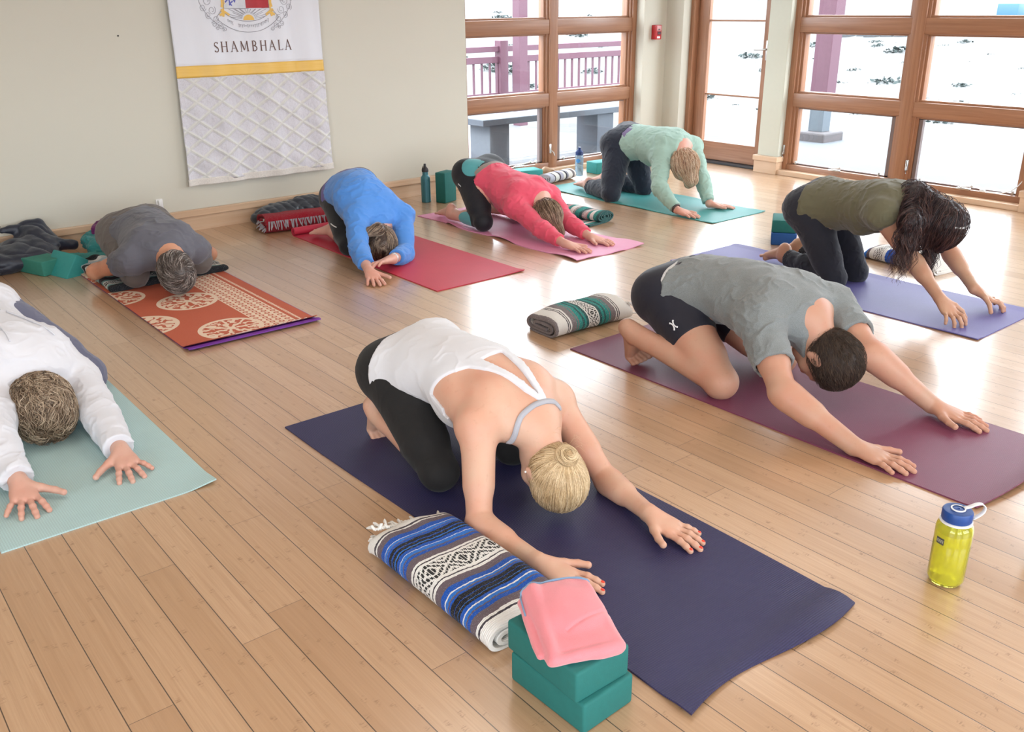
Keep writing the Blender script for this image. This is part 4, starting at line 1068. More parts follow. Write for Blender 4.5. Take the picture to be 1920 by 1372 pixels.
blanket('blanket', 'rolled teal and rose striped blanket between the pink and the teal mat', (4.39, 4.37, 0), (0, 0, math.radians(8)), .40, .22, .088, .012, M['blkE'], 'roll', seed=14, bulge=.006)
D_st = seq([(.06, (.50, .50, .58, 1)), (.01, K_), (.05, W_), (.02, DG), (.04, (.45, .44, .52, 1)), (.03, W_), (.02, K_), (.02, (.3, .3, .36, 1)), (.06, W_), (.03, GR), (.1, W_)])
M['blkD'] = M_blanket('white and charcoal weave', D_st, fleck=.1)
blanket('blanket', 'rolled white and charcoal blanket by the left window', (5.03, 5.745, 0), (0, 0, math.radians(-78)), .36, .17, .095, .013, M['blkD'], 'roll', seed=21, bulge=.006)
C_st = seq([(.03, BL2), (.02, GP), (.03, W_), (.004, DG), (.05, W_), (.004, DG), (.02, W_), (.05, BL), (.02, GP), (.10, W_), (.004, DG), (.06, W_), (.05, W_)])
M['blkC'] = M_blanket('blue and white weave', C_st, [(.085, .135), (.30, .36)])
blanket('blanket', 'blue and white folded blanket behind the hanging hair of the olive-top woman', (4.985, 2.72, 0), (0, 0, math.pi - .12), .48, .24, .075, .014, M['blkC'], 'fold', seed=33, bulge=.012, taper=.5)
RD = (.42, .015, .03, 1); RD2 = (.30, .008, .02, 1)
F_st = seq([(.03, RD2), (.006, K_), (.035, RD), (.006, K_), (.02, W_), (.03, RD), (.006, K_), (.05, RD2), (.006, K_), (.03, W_), (.04, RD), (.01, K_), (.06, RD), (.03, W_), (.03, RD), (.01, K_), (.1, RD2)])
M['blkF'] = M_blanket('red striped weave', F_st * 1, fleck=.15)
blanket('blanket', 'folded red striped blanket with a grey fringe behind the blue-shirt woman', (2.50, 5.72, 0), (0, 0, math.radians(-98)), .50, .23, .115, .014, M['blkF'], 'fold', seed=40, bulge=.008, along='u', fr_mat=M_cloth('grey fringe', (.36, .34, .37, 1), .95, st=.5),
        fringe=[((.118, .01, .085), (.118, .48, .085), (.010, .004, -.045), 40), ((.10, .0, .03), (-.08, .0, .06), (0, -.02, -.012), 16)])
# blanket under the kneeling person in grey: layered flat, dark rolled front edge
G_st = seq([(.05, (.016, .018, .022, 1)), (.02, (.20, .38, .37, 1)), (.02, W_), (.05, (.60, .60, .58, 1)), (.02, (.18, .36, .35, 1)), (.05, DG), (.03, (.25, .42, .40, 1)), (.03, W_), (.05, W_), (.03, DG), (.04, (.24, .40, .39, 1)), (.05, W_), (.04, K_), (.05, (.50, .56, .6, 1)), (.04, W_), (.05, K_), (.05, (.05, .27, .25, 1)), (.2, (.05, .27, .25, 1))])
M['blkG'] = M_blanket('black and aqua weave', G_st, [(.075, .14), (.235, .315), (.385, .44)], fleck=.12)
g = Ops(); g.box(V(1.585, 5.30, .024), (.320, .39, .015), None, .012, k=.01); g.cone(V(1.275, 4.905, .026), V(1.905, 4.92, .026), .017, .017, k=.01)
g.box(V(1.50, 5.50, .045), (.26, .20, .012), (V(.98, .2, 0), V(-.2, .98, 0), V(0, 0, 1)), .01, k=.01); g.cone(V(1.28, 5.72, .03), V(1.42, 5.40, .05), .03, .03, k=.02)
gv, gq = sdf_mesh(g, .006, wrinkle(.007, (11, 11, 11), .9, 8)); gv[:, 2] = np.maximum(gv[:, 2], .0105)
gb = V(1.585, 5.3, 0); go = mesh_obj('blanket', gv - gb, gq, M['blkG'], loc=tuple(gb)); tag(go, 'black and aqua patterned blanket spread under the person in grey', 'blanket')
at = go.data.attributes.new('pat', 'FLOAT_VECTOR', 'POINT'); pv = np.stack([np.maximum(0, gv[:, 1] - 4.895 + .02 * fbm(gv * 6, 2)), gv[:, 0], 0 * gv[:, 0]], 1).astype(F32); at.data.foreach_set('vector', pv.ravel())

# ------------------------------------------------------------------ jackets
def M_down(name, col):
    t = NT(name); co = t.co(); t.set(Base_Color=t.mix(t.noise(co, 9, 2), tuple(c * .6 for c in col[:3]) + (1,), col), Roughness=.42, Sheen_Weight=.2); t.bump(t.ma('ADD', t.noise(t.scale(co, (30, 30, 30)), 1, 3), 0), .35, .008); return t.m
def quilt(v, am=.011, per=.12, ax=(.5, 1, .3)):
    ph = v @ np.array(ax) / per + .55 * fbm(v * 5, 2); r_ = (1 - np.abs(vnoise(v * 9 + 3))) ** 3; return am * (np.abs(np.sin(ph * math.pi)) ** .5 - .6) + .012 * fbm(v * 9, 3) - .014 * r_
j = Ops(); j.ell((.96, 5.84, .05), (.25, .17, .075), k=.05); j.ell((1.12, 5.88, .09), (.17, .12, .085), k=.05); j.ell((1.18, 5.93, .15), (.085, .07, .06), k=.05); j.ell((.74, 5.85, .08), (.24, .16, .09), k=.06)
j.ell((1.08, 5.76, .05), (.16, .10, .06), k=.05); j.ell((.80, 5.74, .035), (.2, .09, .05), k=.05); j.cone((1.14, 5.87, .10), (1.36, 5.90, .06), .05, .035, k=.05); j.cone((1.0, 5.97, .19), (1.2, 5.97, .20), .02, .03, k=.05)
jv, jq = sdf_mesh(j, .006, lambda v: quilt(v)); jv[:, 2] = np.maximum(jv[:, 2], .001); jv[:, 1] = np.minimum(jv[:, 1], 6.024)
jo = mesh_obj('down_jacket', jv - V(1, 5.85, 0), jq, M_down('midnight blue nylon', (.018, .024, .045, 1)), loc=(1, 5.85, 0)); tag(jo, 'dark blue down jacket heaped on the floor against the wall', 'jacket')
jm = MB().tube([(-.06, .14, .19), (-.10, .15, .235), (-.05, .155, .245), (.0, .15, .21)], .004, 8); jm.build('drawcord', M['rubber'], jo)
j = Ops(); j.ell((2.76, 5.90, .07), (.20, .10, .075), k=.05); j.ell((2.93, 5.93, .10), (.14, .08, .06), k=.05); j.ell((2.60, 5.88, .06), (.11, .09, .065), k=.05); j.ell((3.0, 5.9, .08), (.16, .09, .06), k=.05)
jv, jq = sdf_mesh(j, .006, lambda v: quilt(v, .008, .06, (1, .3, .2))); jv[:, 2] = np.maximum(jv[:, 2], .001); jv[:, 1] = np.minimum(jv[:, 1], 6.024)
jo = mesh_obj('down_jacket', jv - V(2.8, 5.9, 0), jq, M_down('slate nylon', (.022, .032, .048, 1)), loc=(2.8, 5.9, 0)); tag(jo, 'folded slate blue jacket against the wall behind the red blanket', 'jacket')
# crumpled teal and purple garment behind the person in grey
j = Ops(); j.ell((1.52, 5.88, .07), (.12, .09, .07), k=.05); j.cone((1.44, 5.72, .06), (1.58, 5.8, .09), .05, .05, k=.04); j.cone((1.42, 5.80, .10), (1.50, 5.62, .05), .03, .04, k=.04)
jv, jq = sdf_mesh(j, .005, wrinkle(.012, (14, 14, 14), 1.0, 5)); jv[:, 2] = np.maximum(jv[:, 2], .015)
jo = mesh_obj('crumpled_top', jv - V(1.5, 5.8, .01), jq, M_cloth('teal fleece', (.035, .22, .22, 1)), loc=(1.5, 5.8, .01)); tag(jo, 'crumpled teal top with a purple lining behind the person in grey', 'clothing')
j = Ops(); j.ell((1.56, 5.86, .15), (.09, .07, .05), k=.05); j.cone((1.50, 5.86, .12), (1.62, 5.84, .17), .03, .04, k=.03)
jv, jq = sdf_mesh(j, .005, wrinkle(.010, (16, 16, 16), 1.0, 6)); mesh_obj('lining', jv - V(1.5, 5.8, .01), jq, M_cloth('purple lining', (.16, .015, .13, 1), .6), jo)

# ------------------------------------------------------------------ bottles
bt = empty('water_bottle', (2.120, .838, 0)); bt.rotation_euler = (0, 0, 0); tag(bt, 'yellow-green translucent water bottle with a blue lid on the floor at right', 'bottle')
t = NT('yellow green plastic'); t.set(Base_Color=(.93, .92, .17, 1), Roughness=.12, Transmission_Weight=.86, IOR=1.2, Coat_Weight=.6, Coat_Roughness=.05); t.t.links.new(t.bsdf.outputs[0], t.out.inputs[0]); M['yg'] = t.m
t = NT('yellow drink'); t.set(Base_Color=(.90, .87, .36, 1), Roughness=.05, Transmission_Weight=.65, IOR=1.3); M['drink'] = t.m
R_ = .0445
MB().lathe([(0, .003), (.030, .0), (.040, .004), (R_, .016), (R_, .118), (R_ - .0008, .121), (R_, .124), (R_, .158), (.0425, .168), (.036, .176), (.0325, .179), (.0325, .190), (.0305, .190), (.0305, .178), (.0405, .166), (.0425, .155), (.0425, .018), (.038, .007), (0, .006)], 56).build('body', M['yg'], bt, sharp=60)
MB().lathe([(0, .0085), (.0375, .009), (.0418, .02), (.0418, .150), (0, .150)], 48).build('drink', M['drink'], bt)
M['lid'] = M_plain('blue lid plastic', (.010, .060, .26, 1), .42, var=.02)
lid = MB().lathe([(0, .183), (.035, .183), (.0365, .186), (.0365, .207), (.0345, .2105), (.020, .212), (.017, .2105), (.0165, .213), (.004, .214), (.003, .212), (0, .212)], 56).build('lid', M['lid'], bt)
MB().lathe([(.0145, .2122), (.0175, .2122), (.0178, .2148), (.0142, .2148)], 40).build('strap_ring', M['white'], lid)
m = MB(); pts = []
for a in np.linspace(-.3, 3.35, 18): pts.append((.044 + .030 * math.sin(a) * .9, -.003, .211 + .026 * (1 - math.cos(a)) * .0 + .030 * math.sin(a) * .6 + .0 * a - .012 * a / 3.3))
# loop strap: rises from the ring and falls to the neck collar
loop = [(.014, 0, .2145), (.026, -.003, .219), (.040, -.006, .229), (.054, -.008, .231), (.063, -.008, .222), (.063, -.007, .208), (.055, -.005, .196), (.040, -.002, .184)]
LP = np.array(loop); t_ = np.linspace(0, len(loop) - 1, 32); LP = np.stack([np.interp(t_, range(len(loop)), LP[:, i]) for i in range(3)], 1)
for _ in range(3): LP[1:-1] = (LP[:-2] + LP[1:-1] * 2 + LP[2:]) / 4
vs = []; fs = []
tn = np.gradient(LP, axis=0); nn = np.cross(tn, V(0, 1, 0)); nn /= np.linalg.norm(nn, axis=1)[:, None]
for p, n_ in zip(LP, nn):
    for a, b_ in ((-1, -1), (1, -1), (1, 1), (-1, 1)): vs.append(p + n_ * .0011 * a + V(0, 1, 0) * .0058 * b_)
for i in range(len(LP) - 1):
    for k in range(4): fs.append((i * 4 + k, i * 4 + (k + 1) % 4, i * 4 + 4 + (k + 1) % 4, i * 4 + 4 + k))
fs += [(0, 3, 2, 1), (len(vs) - 4, len(vs) - 3, len(vs) - 2, len(vs) - 1)]
ls = mesh_obj('loop_strap', vs, fs, M['white'], lid, rot=(0, 0, math.radians(-38)))
MB().lathe([(.0335, .176), (.039, .1775), (.039, .182), (.0335, .183)], 48).build('strap_collar', M['white'], bt)
# printed badge on the side facing left
bd = []; bf = []
for i in range(9):
    a = math.radians(150 + i * 3.6)
    for z in (.122, .140): bd.append(((R_ + .0004) * math.cos(a), (R_ + .0004) * math.sin(a), z))
for i in range(8): bf.append((2 * i, 2 * i + 2, 2 * i + 3, 2 * i + 1))
mesh_obj('badge', bd, bf, M_plain('dark print', (.05, .055, .05, 1), .5), bt)
bd = []; bf = []
for q in range(7):
    for (u0, u1, z0, z1) in ((0, .22, 0, 1), (.22, .75, .8, 1)) if q % 2 else ((0, .22, 0, 1), (.55, .77, 0, 1), (.22, .55, .4, .6)):
        k = len(bd)
        for (u, z) in ((u0, z0), (u1, z0), (u1, z1), (u0, z1)):
            a = math.radians(152.5 + (q + u) * 3.5); bd.append(((R_ + .0008) * math.cos(a), (R_ + .0008) * math.sin(a), .1265 + z * .009))
        bf.append((k, k + 1, k + 2, k + 3))
mesh_obj('badge_lettering', bd, bf, M_plain('pale print', (.5, .5, .4, 1), .5), bt, smooth=False)
# steel bottle by the wall
sb = empty('water_bottle', (3.878, 5.80, 0)); tag(sb, 'teal steel bottle with a black sport cap standing by the wall', 'bottle')
M['steel'] = M_plain('teal enamelled steel', (.055, .20, .24, 1), .35, .3, var=.02)
MB().lathe([(0, 0), (.033, 0), (.036, .004), (.036, .175), (.034, .190), (.024, .203), (.022, .208), (.022, .232), (0, .232)], 40).build('body', M['steel'], sb)
cp = MB().lathe([(0, .230), (.025, .230), (.026, .236), (.025, .250), (.016, .262), (.010, .268), (.008, .282), (0, .282)], 32).build('cap', M['rubber'], sb)
MB().tube([(-.004, 0, .275), (-.018, 0, .273), (-.024, 0, .262), (-.022, 0, .248)], .003, 8).box((-.008, -.006, .278), (.008, .006, .290), .003).build('spout_loop', M['rubber'], cp)
# clear blue bottle near the window
cb = empty('water_bottle', (5.535, 5.86, 0)); tag(cb, 'pale blue clear bottle with a navy cap by the left window', 'bottle')
t = NT('clear blue plastic'); t.set(Base_Color=(.45, .68, .88, 1), Roughness=.1, Transmission_Weight=.75, IOR=1.2, Alpha=1); M['cbl'] = t.m
MB().lathe([(0, .002), (.032, 0), (.036, .006), (.036, .070), (.033, .085), (.036, .10), (.036, .165), (.032, .180), (0, .180)], 40).build('body', M['cbl'], cb)
M['navy'] = M_plain('navy plastic', (.012, .04, .16, 1), .4)
MB().lathe([(0, .178), (.034, .178), (.034, .205), (.026, .212), (.016, .225), (.012, .228), (.012, .244), (0, .244)], 32).build('cap', M['navy'], cb)
bd = []; bf = []
for i in range(13):
    a = math.radians(175 + i * 6)
    for z in (.112, .150): bd.append((.0366 * math.cos(a), .0366 * math.sin(a), z - 0))
for i in range(12): bf.append((2 * i, 2 * i + 2, 2 * i + 3, 2 * i + 1))
mesh_obj('round_logo', [(p[0], p[1], .131 + (p[2] - .131) * math.sin((i // 2) / 12 * math.pi)) for i, p in enumerate(bd)], bf, M_plain('blue print', (.05, .25, .6, 1), .5), cb)
# tumbler cut by the right edge of the frame
gl = MB().lathe([(0, 0), (.028, 0), (.030, .004), (.034, .09), (.033, .09), (.029, .008), (0, .007)], 36); t = NT('clear glass'); t.set(Base_Color=(.9, .95, 1, 1), Roughness=.03, Transmission_Weight=.95, IOR=1.4)
tag(gl.build('drinking_glass', t.m, loc=(2.392, .716, 0)), 'clear glass on the floor, cut off by the right edge', 'glass')
# tan slipper and its dark sole by the window
j = Ops(); j.cone((5.34, 5.99, .035), (5.30, 6.04, .05), .028, .032, k=.02); j.ell((5.33, 5.95, .025), (.03, .05, .022), k=.02); j.ell((5.325, 5.955, .035), (.018, .035, .02), k=.01, sub=True)
jv, jq = sdf_mesh(j, .004); sl = mesh_obj('slipper', jv - V(5.33, 6, 0), jq, M_plain('tan leather', (.45, .29, .18, 1), .5), loc=(5.33, 6, 0)); tag(sl, 'small tan slipper between the tilted block and the window', 'slipper')
MB().box((.0, -.06, .0), (.075, -.02, .022), .006).build('sole', M['rubber'], sl)

# ------------------------------------------------------------------ hanging banner
def by(x, z):
    k = min(1, max(0, (1.5 - z) / 1.2)); f = .009 * math.sin(x * 17 + 1.2) + .0055 * math.sin(x * 37 + z * 3)
    return 6.030 - .008 + f * (.75 + .25 * k) - .006
NX, NZ = 80, 40
bnr = empty('wall_banner', (2.69, 6.05, .30)); tag(bnr, 'long white silk banner with a crest and lettering hanging on the wall', 'banner')
def sheet(name, x0f, x1f, z0, z1, mat, nx=80, nz=30, off=0, th=.002, bumpf=None, kids=None):
    vs = []; fs = []
    for l in (0, 1):
        for j in range(nz + 1):
            z = z0 + (z1 - z0) * j / nz
            for i in range(nx + 1):
                x = x0f(z) + (x1f(z) - x0f(z)) * i / nx; y = by(x, z) - off + l * th + (bumpf(x, z) if bumpf else 0); vs.append((x - 2.69, y - 6.05, z - .30))
    m = (nx + 1) * (nz + 1)
    for j in range(nz):
        for i in range(nx):
            a = j * (nx + 1) + i; fs.append((a, a + 1, a + nx + 2, a + nx + 1)); fs.append((a + m, a + m + nx + 1, a + m + nx + 2, a + m + 1))
    rim = [i for i in range(nx + 1)] + [nx + j * (nx + 1) for j in range(1, nz + 1)] + [nz * (nx + 1) + i for i in range(nx - 1, -1, -1)] + [j * (nx + 1) for j in range(nz - 1, -1, -1)]
    for a, b_ in zip(rim, rim[1:]): fs.append((a, a + m, b_ + m, b_))
    return mesh_obj(name, vs, fs, mat, bnr)
xl = lambda z: 2.155 + .022 * max(0, min(1, (z - .3) / .8)); xr = lambda z: 3.222 - .014 * max(0, min(1, (z - .3) / .8))
t = NT('white satin'); t.set(Base_Color=(.70, .71, .76, 1), Roughness=.42, Sheen_Weight=.3); t.bump(t.noise(t.scale(t.co(), (30, 30, 8)), 1, 3), .12, .004); M['satin'] = t.m
sheet('satin_panel', xl, xr, 1.03, 2.35, M['satin'])
t = NT('gold satin'); t.set(Base_Color=t.mix(t.noise(t.scale(t.co(), (4, 4, 90)), 1, 3), (.72, .42, .06, 1), (.80, .52, .13, 1)), Roughness=.4, Sheen_Weight=.3); t.bump(t.noise(t.scale(t.co(), (20, 20, 120)), 1, 2), .2, .002); M['gold'] = t.m
sheet('gold_band', lambda z: xl(z) - .001, lambda z: xr(z) + .001, .982, 1.055, M['gold'], nz=6, off=.0025, th=.004)
t = NT('white brocade'); co = t.co(); x, y, z = t.sep(co)
a = t.ma('ADD', t.ma('DIVIDE', x, .165), t.ma('DIVIDE', z, .118)); b_ = t.ma('SUBTRACT', t.ma('DIVIDE', x, .165), t.ma('DIVIDE', z, .118))
fa_ = t.ma('ABSOLUTE', t.ma('SUBTRACT', t.ma('FRACT', a), .5)); fb_ = t.ma('ABSOLUTE', t.ma('SUBTRACT', t.ma('FRACT', b_), .5)); mx = t.ma('MAXIMUM', fa_, fb_)
ins = t.rng(t.ma('ADD', mx, t.ma('MULTIPLY', t.noise(co, 60, 2), .06)), .40, .45, 1, 0); dots = t.ma('GREATER_THAN', t.noise(co, 170, 2), .58)
c = t.mix(ins, (.64, .63, .60, 1), (.60, .585, .625, 1)); c = t.mix(t.ma('MULTIPLY', t.ma('MULTIPLY', ins, dots), .30), c, (.42, .36, .38, 1))
t.set(Base_Color=c, Roughness=.5, Sheen_Weight=.2); t.bump(t.ma('ADD', t.rng(mx, .34, .50, 0, .7), t.ma('MULTIPLY', t.noise(t.scale(co, (1, 1, .6)), 13, 3), 2.2)), .6, .014); M['brocade'] = t.m
sheet('brocade_panel', xl, xr, .325, .984, M['brocade'], nx=110, nz=70, bumpf=lambda x, z: -.006 * max(0, math.sin((x * 5.1 + z * 9) * 2.1)) ** 3)
sheet('bottom_hem', lambda z: xl(z) - .004, lambda z: xr(z) + .004, .300, .345, M_plain('hem weave', (.66, .62, .57, 1), .7, var=.12, vscale=150, bump=.4, bscale=300), nz=6, off=.004, th=.010)
def flat(name, poly, mat, off=.003, par=None):
    """thin patch lying on the banner; poly in wall coordinates (x,z)"""
    vs = []; n = len(poly)
    for l in (0, .0008): vs += [(x - 2.69, by(x, z) - off + l - 6.05, z - .30) for x, z in poly]
    return vs, [tuple(range(n)), tuple(range(2 * n - 1, n - 1, -1))] + [(i, i + n, (i + 1) % n + n, (i + 1) % n) for i in range(n)]
def patches(name, polys, mat, off=.003):
    V_, F_ = [], []
    for p in polys:
        v, f = flat('', p, None, off); k = len(V_); V_ += v; F_ += [tuple(i + k for i in q) for q in f]
    return mesh_obj(name, V_, F_, mat, bnr, smooth=False)
def line(pts, w):
    P = np.array(pts, float); t_ = np.gradient(P, axis=0); t_ /= np.linalg.norm(t_, axis=1)[:, None] + 1e-9; n_ = np.stack([-t_[:, 1], t_[:, 0]], 1)
    out = []
    for i in range(len(P) - 1): out.append([tuple(P[i] - n_[i] * w / 2), tuple(P[i + 1] - n_[i + 1] * w / 2), tuple(P[i + 1] + n_[i + 1] * w / 2), tuple(P[i] + n_[i] * w / 2)])
    return out
# lettering: roman capitals built from thick and thin strokes with serifs
H_ = .064
def letter(ch, x, z, s=H_):
    T, t2 = s * .115, s * .055; out = []
    def st(a, b, w): out.extend(line([(x + a[0] * s, z + a[1] * s), (x + b[0] * s, z + b[1] * s)], w))
    def sf(cx, cz, w=.22): out.extend(line([(x + (cx - w / 2) * s, z + cz * s), (x + (cx + w / 2) * s, z + cz * s)], t2 * .8))
    def arc(cx, cz, rx, rz, a0, a1, w):
        out.extend(line([(x + (cx + rx * math.cos(math.radians(a))) * s, z + (cz + rz * math.sin(math.radians(a))) * s) for a in np.linspace(a0, a1, 14)], w))
    if ch == 'S': arc(.27, .745, .19, .215, 20, 270, t2 * 1.3); arc(.27, .275, .20, .235, 90, -160, t2 * 1.6); st((.14, .66), (.40, .40), T); st((.45, .82), (.455, .97), t2); st((.07, .03), (.06, .2), t2); return out, .56
    if ch == 'H': st((.14, 0), (.14, 1), T); st((.66, 0), (.66, 1), T); st((.14, .52), (.66, .52), t2); [sf(a, b) for a in (.14, .66) for b in (.01, .99)]; return out, .84
    if ch == 'A': st((.08, 0), (.38, 1), t2); st((.36, 1.02), (.70, 0), T); st((.18, .34), (.58, .34), t2); sf(.08, .01); sf(.70, .01); return out, .80
    if ch == 'M': st((.14, 0), (.18, 1), t2); st((.18, 1), (.50, .12), T); st((.50, .12), (.82, 1), t2); st((.82, 1), (.88, 0), T); sf(.14, .01); sf(.88, .01); return out, 1.04
    if ch == 'B': st((.14, 0), (.14, 1), T); arc(.22, .755, .22, .235, 90, -90, T * .8); arc(.22, .265, .28, .255, 90, -90, T * .8); st((.06, .99), (.24, .99), t2); st((.14, .52), (.24, .52), t2); st((.06, .01), (.24, .01), t2); return out, .62
    if ch == 'L': st((.14, 0), (.14, 1), T); sf(.14, .99); st((.06, .02), (.52, .02), t2); st((.52, .0), (.54, .16), t2); return out, .62
polys = []; word = 'SHAMBHALA'; tot = sum(letter(c, 0, 0)[1] for c in word) * H_; gap = (.552 - tot) / (len(word) - 1); x = 2.432
for c in word:
    p, a = letter(c, x, 1.130); polys += p; x += a * H_ + gap
patches('lettering', polys, M_plain('brown ink', (.13, .065, .05, 1), .6, var=.02))
# crest: shield foot, rising sun with rays, scroll ribbon, cloud curls
M['ink'] = M_plain('grey ink', (.26, .25, .28, 1), .6, var=.02)
CX = 2.69
def strips(x0, x1, z0, z1, n=14): return [[(lerp(x0, x1, i / n), z0), (lerp(x0, x1, (i + 1) / n), z0), (lerp(x0, x1, (i + 1) / n), z1), (lerp(x0, x1, i / n), z1)] for i in range(n)]
patches('shield_left', strips(2.532, 2.683, 1.395, 1.50), M_plain('shield white', (.62, .64, .68, 1), .5))
patches('shield_right', strips(2.683, 2.842, 1.395, 1.50), M_plain('shield red', (.40, .012, .02, 1), .5))
L_ = line([(2.532, 1.62), (2.532, 1.395), (2.683, 1.392), (2.842, 1.395), (2.842, 1.62)], .004)
patches('shield_outline', L_, M['ink'], .0042)
bl = []
for (a, b2) in (((2.545, 1.43), (2.57, 1.45)), ((2.57, 1.45), (2.575, 1.42)), ((2.575, 1.42), (2.60, 1.435)), ((2.57, 1.415), (2.59, 1.41)), ((2.61, 1.44), (2.64, 1.455)), ((2.56, 1.47), (2.62, 1.48)), ((2.59, 1.45), (2.615, 1.43))): bl += line([a, lerp(V(*a), V(*b2), .5) + V(.003, .005), b2], .008)
patches('shield_drawing', bl, M_plain('blue ink', (.09, .10, .42, 1), .6), .0042)
gd = []
for sx in (-1, 1):
    q = CX + sx * .160
    for (a, b2, w) in (((0, 1.43), (-sx * -.008, 1.40), .02), ((0, 1.40), (sx * .004, 1.375), .010), ((sx * .0, 1.375), (-sx * .035, 1.352), .016), ((0, 1.372), (sx * .028, 1.352), .014), ((0, 1.375), (sx * .02, 1.385), .018), ((0, 1.37), (sx * .008, 1.345), .014), ((sx * .004, 1.48), (0, 1.42), .022)):
        gd += line([(q + a[0], a[1]), (q + b2[0], b2[1])], w)
patches('golden_animals', gd, M['gold'], .0036)
sun = [(CX + .004 + .034 * math.cos(a), 1.321 + .034 * math.sin(a)) for a in np.linspace(0, math.pi, 16)]
patches('rising_sun', [sun], M_plain('sun gold', (.78, .47, .08, 1), .5), .0036)
ry = []
for i in range(19):
    a = math.radians(12 + i * 8.7); ry += line([(CX + .004 + .042 * math.cos(a), 1.323 + .042 * math.sin(a)), (CX + .004 + (.075 + .035 * (i % 2) + .02) * math.cos(a) * 1.25, 1.323 + min(.066, (.095 + .02 * (i % 2)) * math.sin(a)))], .0022)
for k, (r1, r2) in enumerate(((.0, 0), (1, 1))): pass
def ell(cx, cz, rx, rz, a0, a1, n=24): return [(cx + rx * math.cos(math.radians(a)), cz + rz * math.sin(math.radians(a))) for a in np.linspace(a0, a1, n)]
ry += line(ell(CX, 1.52, .235, .205, 222, 318), .003); ry += line(ell(CX, 1.52, .290, .272, 222, 318), .003); ry += line([(2.515, 1.383), (2.475, 1.34)], .003); ry += line([(2.865, 1.383), (2.905, 1.34)], .003)
rs = random.Random(3)
for sx in (-1, 1):      # cloud curls framing the crest
    for (dx, z, r) in ((.27, 1.44, .03), (.30, 1.40, .022), (.24, 1.385, .028), (.27, 1.355, .022), (.215, 1.33, .024), (.235, 1.300, .018), (.19, 1.285, .02), (.165, 1.268, .014), (.315, 1.47, .03), (.25, 1.47, .034), (.215, 1.275, .012)):
        st_ = rs.uniform(0, 360); ry += line([(CX + sx * (dx + r * (1 - .7 * k / 20) * math.cos(math.radians(st_ + k * 26))), z + r * (1 - .7 * k / 20) * math.sin(math.radians(st_ + k * 26))) for k in range(20)], .0022)
    ry += line(ell(CX, 1.50, .33, .26, 270 + sx * 32, 270 + sx * 88), .0022)
for i in range(26):     # script on the ribbon
    a = math.radians(238 + i * 2.55)
    if 4 <= i <= 6: continue
    px_, pz = CX + .262 * math.cos(a), 1.52 + .238 * math.sin(a); h_ = .006 + .006 * rs.random()
    ry += line([(px_, pz + h_), (px_ + .001, pz - h_ * rs.random())], .0022); ry += line([(px_ - .004, pz + h_), (px_ + .005, pz + h_ * .9)], .0022)
patches('crest_linework', ry, M['ink'], .0036)
